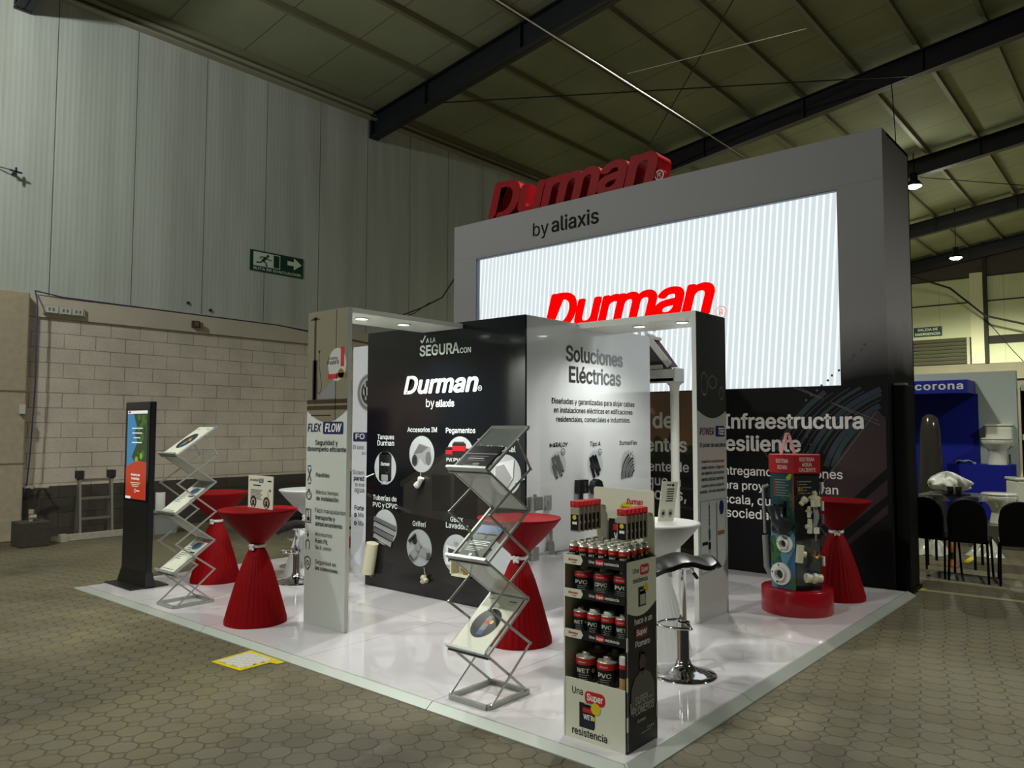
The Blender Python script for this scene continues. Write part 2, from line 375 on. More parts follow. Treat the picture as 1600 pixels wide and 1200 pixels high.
# rods and wires under the roof
mb = MB(); mb.tube([(3.6, 5.0, 5.75), (12.6, 5.0, 5.78)], .008, 8); tag(link('hanging_pipe', mb, M('white_pipe', (230, 232, 220), .4)), 'long thin white rod running under the roof toward the screen wall', 'rod')
mb = MB(); mb.tube([(11, 6.81, 7.49), (11, 3.79, 7.24)], .006, 6); tag(link('steel_wire', mb, M('wire_bright', (210, 212, 190), .3, .5)), 'short bright wire strung below the roof above the red letters', 'wire')
mw_ = M('brace_rod', (52, 50, 36), .5, .5)
for lab, a, b in (('thin dark brace rod crossing the roof bay from the first rafter foot', (9.3, 9.6, 7.2), (15.4, 3.4, 8.0)), ('thin dark brace rod rising across the roof bay behind the letters', (9.3, 3.4, 8.0), (15.4, 9.6, 7.2)), ('thin dark brace rod under the roof right of the screen wall', (21.3, 4.8, 7.9), (27.1, 1.6, 8.3))):
    mb = MB(); mb.tube([a, b], .012, 6); tag(link('brace_rod', mb, mw_), lab, 'rod', 'roof brace rods')
mb = MB(); mb.tube([(15.5, 3.70, 5.0), (15.5, 3.73, 7.0), (15.5, 3.77, roof_z(3.77)-.6)], .009, 6); tag(link('hanging_wire', mb, mw_), 'dark wire hanging straight down from a rafter behind the screen wall corner', 'wire')
# cables
mc = M('cable_black', (18, 18, 16), .6)
mb = MB(); mb.tube([(7.41, 7.345, 3.5), (8.2, 8.4, 3.45), (8.9, 9.6, 3.5), (9.5, 10.8, 3.55), (9.85, 11.3, 3.66)], .012, 6); mb.tube([(8.5, 9.0, 3.47), (8.9, 9.8, 3.42), (9.6, 11.2, 3.5)], .008, 6)
tag(link('black_cable', mb, mc), 'black cables slung from the screen wall to the left hall wall', 'cable')
mb = MB(); pts = [(3.56, 11.27, 3.24), (3.9, 11.29, 3.2), (5, 11.3, 3.19), (7.2, 11.3, 3.17), (8.2, 11.28, 3.1), (9.5, 11.29, 3.0), (11, 11.3, 2.95)]
mb.tube(pts, .009, 6); mb.tube([(3.56, 11.27, 3.24), (3.55, 11.15, 3.1), (3.57, 11.16, 2.0), (3.54, 11.16, 1.1), (3.53, 11.2, .75), (3.5, 11.2, .6)], .009, 6)
tag(link('purple_cable', mb, M('cable_purple', (58, 50, 92), .5)), 'thin purple cable running down beside the pilaster and along the beam', 'cable')
mb = MB(); mb.tube([(30.5, 6.9, 7.0), (31.5, 5.9, 6.6), (32, 4.9, 5.55), (32, 3.0, 4.9), (32, 1, 4.6)], .035, 6); tag(link('drooping_cable', mb, mc), 'thick dark cable drooping across the far wall', 'cable')
mb = MB(); mb.tube([(32.95, 5.0, 5.5), (32.95, 4.6, 4.9), (32.98, 4.2, 4.3), (32.98, 3.9, 3.9)], .014, 6); tag(link('thin_cable', mb, mc), 'thin dark cable curving down right of the far column', 'cable')

# signs on the hall walls
sg = M('sign_green', (12, 62, 44), .4); sw = M('sign_white', (214, 222, 206), .5)
t = thing('evacuation_sign', 'green sign with running man and arrow high on the left wall', 'sign', (7.18, WY, 4.03))
mb = MB(); mb.box(6.68, 7.687, WY-.015, WY, 4.03, 4.37); link('plate', mb, sg, t)
mb = MB(); F = Face(mb, 'Y', WY-.015)
F.rect(6.735, 7.235, 4.115, 4.345, 0); F.up(); F.rect(7.11, 7.222, 4.126, 4.334, 1); F.up(); F.rect(6.735, 7.10, 4.115, 4.345, 0); F.up()
F.disc(7.0, 4.30, .024, 1); F.stroke([(6.98, 4.275), (6.9, 4.21)], .05, 1); F.stroke([(6.98, 4.27), (7.02, 4.235), (7.07, 4.24)], .018, 1); F.stroke([(6.95, 4.27), (6.88, 4.275), (6.85, 4.24)], .018, 1)
F.stroke([(6.91, 4.21), (6.97, 4.18), (6.97, 4.135), (7.0, 4.135)], .024, 1); F.stroke([(6.91, 4.21), (6.86, 4.175), (6.79, 4.17)], .024, 1)
F.poly([(7.375, 4.215), (7.50, 4.215), (7.50, 4.145), (7.655, 4.25), (7.50, 4.355), (7.50, 4.285), (7.375, 4.285)], 0)
F.text('RUTA DE EVACUACION', 6.74, 7.64, 4.052, 'b', .042, 0)
link('lettering', mb, [sw, sg], t)
t = thing('exit_sign', 'small green emergency exit sign on the pale far wall', 'sign', (EX, 6.98, 5.05))
mb = MB(); mb.box(EX-.03, EX, 6.49, 7.47, 5.05, 5.41); link('plate', mb, M('sign_dark_green', (14, 52, 48), .5), t)
mb = MB(); F = Face(mb, 'X', EX-.03); F.text('SALIDA DE', 7.33, 6.63, 5.27, 'b', .095, 0); F.text('EMERGENCIA', 7.42, 6.54, 5.10, 'b', .095, 0); link('lettering', mb, M('sign_white'), t)
# measured print positions: text, h0, h1, z, style, cap
T_black=[('A LA', 4.807, 4.69, 2.173, 'b', None), ('SEGURA', 4.886, 4.409, 2.064, 'b', None), ('CON', 4.402, 4.279, 2.061, 'm', None), ('Durman', 5.087, 4.193, 1.746, 'L', 0.152), ('by', 4.8, 4.699, 1.625, 'r', None), ('aliaxis', 4.683, 4.464, 1.625, 'b', None), ('Accesorios IM', 5.032, 4.666, 1.413, 'm', None), ('Pegamentos', 4.559, 4.225, 1.407, 'm', None), ('Tanques', 5.433, 5.207, 1.347, 'm', None), ('Durman', 5.432, 5.206, 1.29, 'm', None), ('MaxiCanal', 4.093, 3.803, 1.265, 'm', None), ('Tuberías de', 5.485, 5.164, 0.804, 'm', None), ('PVC y CPVC', 5.484, 5.155, 0.741, 'm', None), ('Griferí', 4.955, 4.79, 0.613, 'm', None), ('GBOX', 4.5, 4.355, 0.686, 'm', None), ('Lavadora', 4.551, 4.297, 0.633, 'm', None)]
T_black_c=[(5.323, 1.093, 0.147), (4.851, 1.225, 0.155), (4.395, 1.223, 0.156), (3.906, 1.087, 0.157), (5.314, 0.569, 0.157), (4.872, 0.434, 0.155), (4.424, 0.427, 0.159), (3.969, 0.432, 0.151)]
T_white=[('Soluciones', 5.026, 5.884, 1.998, 'b', None), ('Eléctricas', 5.069, 5.85, 1.826, 'b', None), ('Diseñadas y garantizadas para alojar cables', 4.838, 6.075, 1.644, 'm', None), ('en instalaciones eléctricas en edificaciones', 4.863, 6.041, 1.573, 'm', None), ('residenciales, comerciales e industriales.', 4.896, 6.002, 1.5, 'm', None), ('KRALOY', 4.854, 5.05, 1.298, 'i', None), ('Tipo A', 5.363, 5.521, 1.297, 'm', None), ('DurmanFlex', 5.824, 6.115, 1.3, 'm', None)]
T_white_c=[(4.921, 1.158, 0.106), (5.442, 1.146, 0.116), (5.97, 1.128, 0.126)]
T_flex=[('FLEX', 4.827, 4.663, 1.42, 'i', None), ('FLOW', 4.617, 4.423, 1.419, 'bi', None), ('Seguridad y', 4.73, 4.465, 1.323, 'm', None), ('desempeño eficiente', 4.827, 4.369, 1.277, 'm', None), ('Flexibles', 4.715, 4.555, 1.093, 'm', None), ('Menos tiempo', 4.712, 4.449, 0.97, 'r', None), ('de instalación', 4.71, 4.447, 0.925, 'm', None), ('Fácil manipulación', 4.718, 4.366, 0.839, 'r', None), ('transporte y', 4.717, 4.484, 0.79, 'm', None), ('almacenamiento', 4.715, 4.399, 0.744, 'm', None), ('Accesorios', 4.713, 4.514, 0.671, 'r', None), ('Push Fit,', 4.712, 4.561, 0.622, 'm', None), ('fácil unión', 4.711, 4.523, 0.577, 'r', None), ('Seguridad en', 4.708, 4.465, 0.474, 'r', None), ('las conexiones', 4.706, 4.442, 0.431, 'm', None), ('Sistema', 4.592, 4.48, 1.933, 'r', None), ('PushFit', 4.599, 4.464, 1.899, 'm', None)]
T_flex_c=[(4.486, 1.896, 0.139)]
T_forte=[('FO', 6.562, 6.409, 1.333, 'b', None), ('El únic', 6.599, 6.417, 1.223, 'r', None), ('so', 6.452, 6.395, 1.167, 'r', None), ('Sistem', 6.604, 6.412, 0.958, 'r', None), ('pared', 6.581, 6.411, 0.898, 'b', None), ('la eva', 6.558, 6.409, 0.835, 'r', None), ('agua', 6.567, 6.408, 0.774, 'r', None), ('Forte', 6.563, 6.409, 0.589, 'b', None), ('Ma', 6.497, 6.413, 0.518, 'r', None), ('Ma', 6.495, 6.411, 0.431, 'r', None)]
T_forte_c=[(6.346, 1.82, 0.174)]
T_pt=[('POWER', 5.216, 5.468, 1.401, 'i', None), ('TEE', 5.523, 5.639, 1.402, 'bi', None), ('El poder de una pieza', 5.219, 5.661, 1.309, 'm', None), ('PowerTee, la solución para', 5.242, 5.628, 1.191, 'm', None), ('evitar roturas y fugas en', 5.24, 5.626, 1.145, 'm', None), ('las tuberías y accesorios', 5.239, 5.625, 1.104, 'm', None), ('dentro de las paredes', 5.238, 5.623, 1.057, 'm', None), ('cuando sufren un golpe de', 5.237, 5.622, 1.011, 'm', None), ('presión, con una sola pieza.', 5.21, 5.65, 0.968, 'm', None)]
T_fas=[('by', 5.962, 5.72, 3.841, 'r', None), ('aliaxis', 5.67, 4.979, 3.846, 'm', None), ('de', 4.285, 4.028, 1.458, 'b', None), ('entes', 4.375, 3.873, 1.204, 'b', None), ('gente de', 4.425, 3.854, 0.99, 'm', None), ('que la', 4.354, 3.952, 0.838, 'm', None), ('doras,', 4.372, 3.887, 0.687, 'm', None), ('es', 4.122, 3.971, 0.552, 'm', None), ('Infraestructura', 3.467, 2.107, 1.453, 'b', None), ('resiliente', 3.512, 2.678, 1.23, 'b', None), ('Entregamos soluciones', 3.53, 2.301, 0.986, 'm', None), ('para proyectos de gran', 3.532, 2.344, 0.843, 'm', None), ('escala, que la', 3.541, 2.786, 0.698, 'm', None), ('sociedad', 3.446, 2.932, 0.561, 'm', None)]
# ------------------------------------------------------------------ the booth: platform
PZ = .035
m = M('deck_gloss', (208, 205, 207), .05, spec=.8); n = NT(m)
sm_ = n.m('MAXIMUM', n.line(n.x, 1.161, 2.83, .004), n.line(n.y, 1.161, 1.79, .004))
n.color(n.mix(n.m('MULTIPLY', sm_, .75), (208, 205, 207), (90, 88, 90)))
ma = M('edge_aluminium', (184, 189, 180), .34, .35)
pf = thing('platform', 'low glossy white exhibition floor with aluminium ramp edging', 'platform', (2.83, 1.79, 0))
mb = MB(); mb.box(2.84, 7.393, 1.795, 7.40, .003, PZ); o = link('deck', mb, m, pf)
o.location = (-2.83, -1.79, 0)
for vtx in o.data.vertices: vtx.co = (vtx.co.x+2.83, vtx.co.y+1.79, vtx.co.z)
def ramp_x(x0, x1, i0=0, i1=0):
    mb = MB(); yi, yo = 1.795, 1.722
    a = [(x0, yi, 0), (x0, yi, PZ), (x0, yi-.012, PZ+.001), (x0-i0, yo, .006), (x0-i0, yo, 0)]; b = [(x1, yi, 0), (x1, yi, PZ), (x1, yi-.012, PZ+.001), (x1+i1, yo, .006), (x1+i1, yo, 0)]
    mb.add(a+b, [(0, 1, 2, 3, 4), (9, 8, 7, 6, 5)]+[(k, (k+1) % 5, 5+(k+1) % 5, 5+k) for k in range(5)]); link('edge_ramp', mb, ma, pf)
def ramp_y(y0, y1, i0=0, i1=0):
    mb = MB(); xi, xo = 2.84, 2.785
    a = [(xi, y0, 0), (xi, y0, PZ), (xi-.012, y0, PZ+.001), (xo, y0-i0, .006), (xo, y0-i0, 0)]; b = [(xi, y1, 0), (xi, y1, PZ), (xi-.012, y1, PZ+.001), (xo, y1+i1, .006), (xo, y1+i1, 0)]
    mb.add(a+b, [(0, 1, 2, 3, 4), (9, 8, 7, 6, 5)]+[(k, (k+1) % 5, 5+(k+1) % 5, 5+k) for k in range(5)]); link('edge_ramp', mb, ma, pf)
ramp_x(2.84, 3.985, .055, 0); ramp_x(3.99, 5.148); ramp_x(5.153, 6.31); ramp_x(6.315, 7.42)
ramp_y(1.795, 2.945, .073, 0); ramp_y(2.95, 5.27); ramp_y(5.274, 7.40, 0, .16)

# ------------------------------------------------------------------ screen wall
FX, FY0, FY1, FZ1, FB = 7.393, 1.893, 7.345, 4.19, 8.32
SY0, SY1, SZ0, SZ1 = 2.30, 6.935, 1.846, 3.70
m = M('screen_wall_print', (150, 148, 150), .55, spec=.2); n = NT(m)
zz = n.m('ADD', n.z, 0)
edge = n.m('ADD', n.z, n.m('MULTIPLY', n.noise(n.vec(n.m('MULTIPLY', n.y, .6), n.x, n.z), 1.2, 3), .5))
f1 = n.ramp(edge, 2.15, 2.75)
blk = n.mix(n.ramp(n.noise(n.obj, 2.5, 5), .4, .7), (9, 8, 10), (15, 14, 16))
c = n.mix(f1, blk, (158, 156, 158))
seam = n.m('MULTIPLY', n.m('LESS_THAN', n.m('ABSOLUTE', n.m('SUBTRACT', n.z, 3.72)), .004), .3)
n.color(n.mix(seam, c, (110, 108, 110)))
sw_t = thing('screen_wall', 'tall white exhibition wall with a bright screen and dark printed lower half', 'display wall', (FX, 4.62, PZ))
mb = MB()
mb.box(FX, FX+.14, FY0, SY0, PZ, FZ1); mb.box(FX, FX+.14, SY1, FY1, PZ, FZ1); mb.box(FX, FX+.14, SY0, SY1, SZ1, FZ1); mb.box(FX, FX+.14, SY0, SY1, PZ, SZ0)
mb.box(FX+.14, FB, FY0, FY0+.03, PZ, FZ1); mb.box(FX+.14, FB, FY1-.03, FY1, PZ, FZ1); mb.box(FB-.03, FB, FY0, FY1, PZ, FZ1); mb.box(FX+.14, FB, FY0, FY1, FZ1-.03, FZ1)
o = link('shell', mb, m, sw_t); o.location = -Vector(sw_t.location)
for v in o.data.vertices: v.co = Vector(v.co)+Vector(sw_t.location)
m = M('led_panel', (10, 10, 10), .6); n = NT(m)
t_ = n.m('FRACT', n.m('DIVIDE', n.m('ADD', n.y, n.m('MULTIPLY', n.z, .075)), .0645))
tri = n.m('MULTIPLY', n.m('MINIMUM', t_, n.m('SUBTRACT', 1.0, t_)), 2.0)
st = n.ramp(tri, .16, .48)
fine = n.m('MULTIPLY', n.m('ADD', n.m('SINE', n.m('MULTIPLY', n.z, 2*PI/.0155)), 1.0), .04)
ec = n.mix(n.m('SUBTRACT', n.m('MULTIPLY', st, .92), fine), (250, 255, 255), (205, 217, 221))
n.nt.links.new(ec, n.b.inputs['Emission Color']); n.b.inputs['Emission Strength'].default_value = LED_GAIN
mb = MB(); mb.add([(FX+.06, SY0, SZ0), (FX+.06, SY1, SZ0), (FX+.06, SY1, SZ1), (FX+.06, SY0, SZ1)], [(0, 1, 2, 3)]); mb.box(FX+.061, FX+.12, SY0, SY1, SZ0, SZ1)
o = link('led_screen', mb, m, sw_t); o.location = -Vector(sw_t.location)
for v in o.data.vertices: v.co = Vector(v.co)+Vector(sw_t.location)
led = o
mb = MB(); F = Face(mb, 'X', FX+.06); F.text('Durman', 5.835, 3.565, 2.665, 'L', .43, 0, .93); F.ring(3.50, 2.66, .062, .008, 1); F.text('R', 3.523, 3.475, 2.63, 'r', .06, 1)
F.text('by', 5.72, 5.42, 2.38, 'r', None, 2); F.text('aliaxis', 5.27, 4.263, 2.38, 'm', None, 2)
link('screen_logo', mb, [M('led_red', (20, 0, 0), .6, emit=(255, 0, 2), gain=.95, spec=0), M('led_red2', (20, 0, 0), .6, emit=(240, 120, 120), gain=1), M('led_grey', (20, 20, 20), .6, emit=(150, 150, 158), gain=.9)], led)
mb = MB(); mb.box(FX+.01, FX+.06, SY0, SY1, SZ1-.012, SZ1); mb.box(FX+.01, FX+.06, SY0, SY1, SZ0, SZ0+.006); mb.box(FX+.01, FX+.06, SY1-.012, SY1, SZ0, SZ1); link('screen_bezel', mb, M('bezel', (120, 124, 140), .5), sw_t)
# printed picture on the lower half
mb = MB(); F = Face(mb, 'X', FX); F.lay = .001
mx = M('sunset_print', (160, 122, 74), .5); n = NT(mx)
n.color(n.mix(n.ramp(n.z, .95, 1.84), (150, 112, 62), (128, 104, 78)))
LY = 3.72                                             # the two pictures meet here
F.rect(7.30, LY, 1.12, SZ0-.005, 0); F.up()
random.seed(3)
def trees(y0, y1, zb, h, mi, seedn):
    random.seed(seedn); y = y0; pts = [(y0, zb)]
    while y > y1:
        pts.append((y, zb+h*(.45+.55*random.random())*(.6+.4*math.sin(y*5)))); y -= .025+.03*random.random()
    pts.append((y1, zb)); F.poly(pts, mi)
F.rect(7.30, LY, .05, 1.13, 3); F.up(); trees(7.3, LY, 1.05, .42, 1, 5); F.up(); trees(7.3, LY, 1.02, .28, 2, 9); F.up()
for q in range(13):
    z0 = 1.02-q*.075
    pts = [(7.3-(7.3-LY)*k/24, z0-.10*((k/24)**2)*(1+q*.35)+.012*math.sin(k*1.3+q)) for k in range(25)]
    F.stroke(pts, .022+.002*q, 4 if q % 2 else 5)
F.up()
rnd = random.Random(11)
for q in range(16):                                     # curved light trails of the second picture
    r = .9+.11*q; a0, a1 = math.radians(100+rnd.uniform(-6, 6)), math.radians(165+rnd.uniform(-8, 5))
    pts = []
    for k in range(15):
        a = a0+(a1-a0)*k/14; h = 3.75-1.75-r*.62*math.cos(a)*1.0-.55; z = 1.0+r*.55*math.sin(a)-.02*q
        if z < SZ0-.02 and FY0+.02 < h < LY: pts.append((h, z))
    if len(pts) > 2: F.stroke(pts, rnd.choice((.012, .03, .05)), 6+q % 3)
F.up()
for (pts, mi) in (([(2.02, 1.62), (1.92, 1.55), (1.92, 1.1), (2.75, .30), (2.95, .30)], 9), ([(1.92, 1.0), (1.92, .86), (2.5, .35), (2.6, .35)], 9), ([(1.92, .78), (1.92, .70), (2.3, .35), (2.36, .35)], 10)): F.poly(pts, mi); F.up()
for (a, b) in (((2.75, 1.85), (1.98, 1.52)), ((2.68, 1.84), (1.97, 1.48)), ((3.1, 1.3), (2.3, .25)), ((2.0, 1.6), (2.95, .3)), ((3.72, 1.35), (3.5, 1.12))): F.stroke([a, b], .008, 11)
for k in range(12): F.disc(2.62-.05*k+.01*math.sin(k*3), 1.72+.045*k, .012, 11, 8)
for k in range(14): F.disc(2.60+.02*math.sin(k*2.2)+.004*k, 1.45-.075*k, .009, 11, 8)
random.seed(7)
link('printed_picture', mb, [mx, M('tree_print', (62, 66, 26), .5), M('tree_print2', (38, 42, 18), .5), M('field_print', (30, 27, 17), .5), M('row_print', (66, 58, 34), .5), M('row_print2', (20, 18, 12), .5),
    M('trail_teal', (22, 52, 52), .5), M('trail_blue', (30, 44, 62), .5), M('trail_dark', (40, 34, 44), .5), M('red_print', (44, 17, 22), .5), M('red_print2', (34, 13, 17), .5), M('spark_print', (92, 84, 88), .5)], sw_t).location -= Vector((0, 0, 0))
mb = MB(); F = Face(mb, 'X', FX); F.lay = .006
for s_, h0, h1, z, st, cp in T_fas: F.text(s_, h0, h1, z, st, None, 1 if s_ in ('by', 'aliaxis') else 0)
link('lettering', mb, [M('print_white', (248, 244, 240), .5), M('print_black', (14, 14, 15), .6, spec=.1)], sw_t)
# red channel letters on top
t = thing('channel_letter_sign', 'big red solid letters standing on top of the screen wall', 'sign', (7.55, 5.45, FZ1))
mr_ = M('letter_red', (150, 8, 18), .5, spec=.12); mrf = M('letter_face', (150, 16, 26), .4)
word = 'Durman'; H0, H1 = 6.78, 4.22
fv, ff = text_mesh(word, 'L', .0, .93); wx0 = min(v[0] for v in fv); wx1 = max(v[0] for v in fv); kk = (H1-H0)/(wx1-wx0); ch = .47/cap_h('L')
for i, chh in enumerate(word):
    pv, pfc = text_mesh(word[:i+1], 'L', 0, .93); right = max(v[0] for v in pv)
    cv, cf = text_mesh(chh, 'L', .5, .93)
    cx1 = max(v[0] for v in cv); mb = MB()
    mb.add([(7.60+v[2]*.30, H0+(right-cx1+v[0]-wx0)*kk, FZ1+.012+v[1]*ch) for v in cv], cf)
    link('letter', mb, mr_, t)
mb = MB(); F = Face(mb, 'X', 7.46); F.ring(4.215, 4.265, .058, .012, 0); F.text('R', 4.236, 4.194, 4.240, 'm', .05, 0); mb.m = 1; mb.tube([(7.462, 4.215, 4.265), (7.52, 4.215, 4.265)], .066, 24); link('registered_mark', mb, [M('mark_white', (226, 200, 200), .5), mr_], t)
mb = MB(); mb.box(7.5, 7.7, 4.1, 6.8, FZ1, FZ1+.02); link('base_rail', mb, mr_, t)
# ------------------------------------------------------------------ graphic block: black front, white side
WH = 2.315
BX0, BX1, BY0, BY1 = 4.507, 6.358, 3.712, 5.585
gb = thing('graphic_block', 'square booth block, glossy black front and white side with products printed on', 'display wall', (5.43, 4.65, PZ))
mbk = M('gloss_black_print', (11, 15, 20), .12, spec=.5); n = NT(mbk)
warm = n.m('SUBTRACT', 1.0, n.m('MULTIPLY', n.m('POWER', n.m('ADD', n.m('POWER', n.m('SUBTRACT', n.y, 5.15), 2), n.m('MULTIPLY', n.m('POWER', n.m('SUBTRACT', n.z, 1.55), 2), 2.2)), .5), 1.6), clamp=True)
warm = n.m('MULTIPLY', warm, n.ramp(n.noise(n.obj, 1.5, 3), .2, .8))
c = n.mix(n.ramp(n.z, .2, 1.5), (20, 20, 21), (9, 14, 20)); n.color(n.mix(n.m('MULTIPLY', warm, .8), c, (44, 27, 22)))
mwh = M('gloss_white_print', (216, 220, 222), .07, spec=.9, coat=1)
mbl = M('block_body', (160, 160, 160), .5)
def world_part(name, mb, mats, par):
    o = link(name, mb, mats, par, world=False); o.location = -wloc(par); return o
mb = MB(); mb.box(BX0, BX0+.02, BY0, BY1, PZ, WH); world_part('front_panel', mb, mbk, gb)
mb = MB(); mb.box(BX0, BX1, BY0-.0, BY0+.018, PZ, WH); mb.v = [(x if x > BX0+.001 else BX0+.021, y, z) for x, y, z in mb.v]; link('side_panel', mb, mwh, gb)
mb = MB(); mb.box(BX0+.021, BX1, BY0+.019, BY1, PZ, WH-.002); link('body', mb, mbl, gb)
g1, g2, g3, g4, gw, gd = [M('grey_%d' % k, (k, k+2, k+3), .09, spec=.9, coat=1) for k in (60, 104, 150, 190, 216, 26)]
greys = [M('disc_grey', (176, 182, 184), .3), g1, g2, g3, gw, gd, M('print_red', (176, 30, 36), .4), M('facade_dark', (33, 31, 29), .2), M('facade_mid', (44, 42, 39), .2), M('facade_lite', (58, 55, 50), .2), M('print_text', (218, 228, 224), .5)]
D0, D1, D2, D3, D4, D5, DR, H0_, H1_, H2_, TX = range(11)
mb = MB(); F = Face(mb, 'X', BX0); F.lay = .0006
# dusk photo of a house behind the products
F.poly([(5.57, .84), (5.57, .30), (4.0, .12), (4.0, .95), (4.75, 1.22), (5.12, .70)], H0_); F.up(.0003)
F.poly([(5.08, .98), (4.45, 1.27), (3.75, 1.12), (3.75, .62), (5.08, .72)], H1_); F.up(.0003)
F.poly([(5.12, .98), (4.45, 1.30), (4.45, 1.26), (5.12, .93)], H0_); F.rect(4.72, 4.5, .76, 1.06, H0_); F.rect(4.46, 4.2, .72, 1.06, H0_); F.poly([(5.57, .86), (4.98, .74), (4.98, .71), (5.57, .83)], H2_); F.rect(5.1, 4.95, .2, .62, H0_)
for k in range(9): F.stroke([(5.56-.02*k, .92-.02*k), (5.44+.02*math.sin(k), .82-.05*k)], .006, D5)
F.up(.0004)
for h, z, r in T_black_c: F.disc(h, z, r, D0)
F.up()
(h, z, r) = T_black_c[0]                               # water tank
F.rrect(h+.085, h-.085, z-.12, z+.13, .03, D5); F.rect(h+.05, h-.05, z+.12, z+.155, D5); F.up(); F.text('Durman', h+.06, h-.06, z+.02, 'L', .03, D4); F.rrect(h+.05, h-.04, z-.12, z-.06, .01, D3); F.rect(h+.045, h+.03, z-.15, z-.11, D3); F.rect(h-.02, h-.035, z-.15, z-.11, D3); F.stroke([(h, z-.03), (h-.03, z-.05), (h-.06, z-.02), (h-.08, z-.09)], .008, D1)
(h, z, r) = T_black_c[1]                               # tee fitting
F.poly([(h+.11, z-.02), (h+.03, z+.09), (h-.11, z+.06), (h-.12, z-.06), (h-.04, z-.09), (h+.02, z-.03), (h+.05, z-.10), (h+.12, z-.09)], D3); F.up(); F.disc(h+.085, z-.055, .05, D1, rx=.035); F.disc(h-.085, z-.035, .058, D2, rx=.035); F.up(); F.disc(h+.085, z-.055, .035, D5, rx=.022); F.poly([(h+.10, z), (h+.03, z+.085), (h-.08, z+.06), (h, z+.01)], D2)
(h, z, r) = T_black_c[2]                               # three cans
for dx, w, hh in ((.11, .055, .17), (-.09, .055, .16), (.01, .075, .21)):
    F.rect(h+dx+w, h+dx-w, z-.11, z-.11+hh, D5); F.up(); F.rect(h+dx+w, h+dx-w, z-.11+hh*.70, z-.11+hh*.9, DR); F.rect(h+dx+w*.8, h+dx-w*.8, z-.11+hh, z-.11+hh*1.06, D1); F.text('PVC', h+dx+w*.8, h+dx-w*.7, z-.05, 'b', .03, D4); F.up()
(h, z, r) = T_black_c[3]                               # gutter piece
F.poly([(h+.12, z-.06), (h+.10, z+.08), (h+.02, z+.10), (h-.09, z+.12), (h-.08, z-.02), (h-.02, z-.1)], D4); F.up(); F.poly([(h+.10, z+.06), (h+.01, z+.08), (h-.07, z-.02), (h-.02, z-.1), (h+.10, z-.04)], D3)
(h, z, r) = T_black_c[4]                               # pipes
for k in range(4):
    a = (h+.15, z+.07-.05*k); b = (h-.15+.02*k, z-.0-.05*k); F.stroke([a, b], .042, D3 if k % 2 else D2); F.up(); F.stroke([(a[0], a[1]-.02), (b[0], b[1]-.02)], .007, D5); F.up()
(h, z, r) = T_black_c[5]                               # tap
F.stroke([(h+.04, z+.05), (h-.02, z-.01)], .06, D3); F.stroke([(h-.02, z-.02), (h-.13, z-.05)], .075, D3); F.stroke([(h+.02, z-.03), (h+.10, z-.09)], .07, D3); F.up(); F.stroke([(h+.12, z+.04), (h+.03, z+.11)], .03, D5); F.rect(h-.10, h-.14, z-.09, z-.03, D1); F.poly([(h+.12, z-.08), (h+.07, z-.12), (h+.055, z-.10), (h+.10, z-.06)], D5); F.disc(h+.045, z+.055, .03, D5)
(h, z, r) = T_black_c[6]                               # washing machine box
F.poly([(h+.12, z+.07), (h-.12, z+.04), (h-.12, z-.11), (h+.12, z-.09)], D4); F.up(); F.poly([(h+.09, z+.045), (h-.09, z+.02), (h-.09, z-.085), (h+.09, z-.065)], D1); F.up(); F.disc(h+.03, z-.035, .025, D2, rx=.018); F.rect(h+.03, h-.02, z+.085, z+.10, D3)
F.lay = .0025
for s_, h0, h1, z, st, cp in T_black: F.text(s_, h0, h1, z, st, cp, TX)
F.stroke([(4.875, 2.20), (4.855, 2.178), (4.815, 2.235)], .014, TX); F.ring(4.178, 1.765, .022, .004, TX); F.text('R', 4.187, 4.170, 1.755, 'r', .02, TX)
link('lettering', mb, greys, gb)
mb = MB(); F = Face(mb, 'Y', BY0); F.lay = .0006
for h, z, r in T_white_c: F.disc(h, z, r, 0)
F.up()
for ci, dk in ((0, (D2, D5)), (1, (D5, D1))):
    h, z, r = T_white_c[ci]
    for k, (a, b) in enumerate((((-.075, .06), (-.03, -.07)), ((-.045, .075), (.02, -.06)), ((-.01, .075), (.06, -.05)), ((-.07, .0), (-.02, -.1)), ((-.03, .01), (.04, -.085)))):
        F.stroke([(h+a[0], z+a[1]), (h+b[0], z+b[1])], .034, dk[0]); F.up(.0003); F.disc(h+b[0], z+b[1], .017, D3 if ci == 0 else D1, 16); F.disc(h+b[0], z+b[1]-.0005, .010, D5, 12); F.up(.0003)
    F.ring(h+.062, z+.10, .028, .005, D5); F.text('UL', h+.05, h+.075, z+.09, 'b', None, D5)
h, z, r = T_white_c[2]
for k in range(7): F.ring(h+.10, z-.11, .06+.028*k, .016, D1 if k % 2 == 0 else D2, 24, math.radians(100), math.radians(185))
F.up(); F.disc(h+.03, z+.09, .03, D4); F.rect(h+.022, h+.038, z+.075, z+.105, D2)
F.lay = .0025
for s_, h0, h1, z, st, cp in T_white: F.text(s_, h0, h1, z, st, cp, D5 if st != 'b' else D1+0)
F.rect(4.822, 4.829, 1.297, 1.327, D5); F.poly([(4.833, 1.312), (4.845, 1.327), (4.845, 1.297)], D5); F.rect(4.809, 4.817, 1.297, 1.327, D5)
link('lettering', mb, greys, gb)
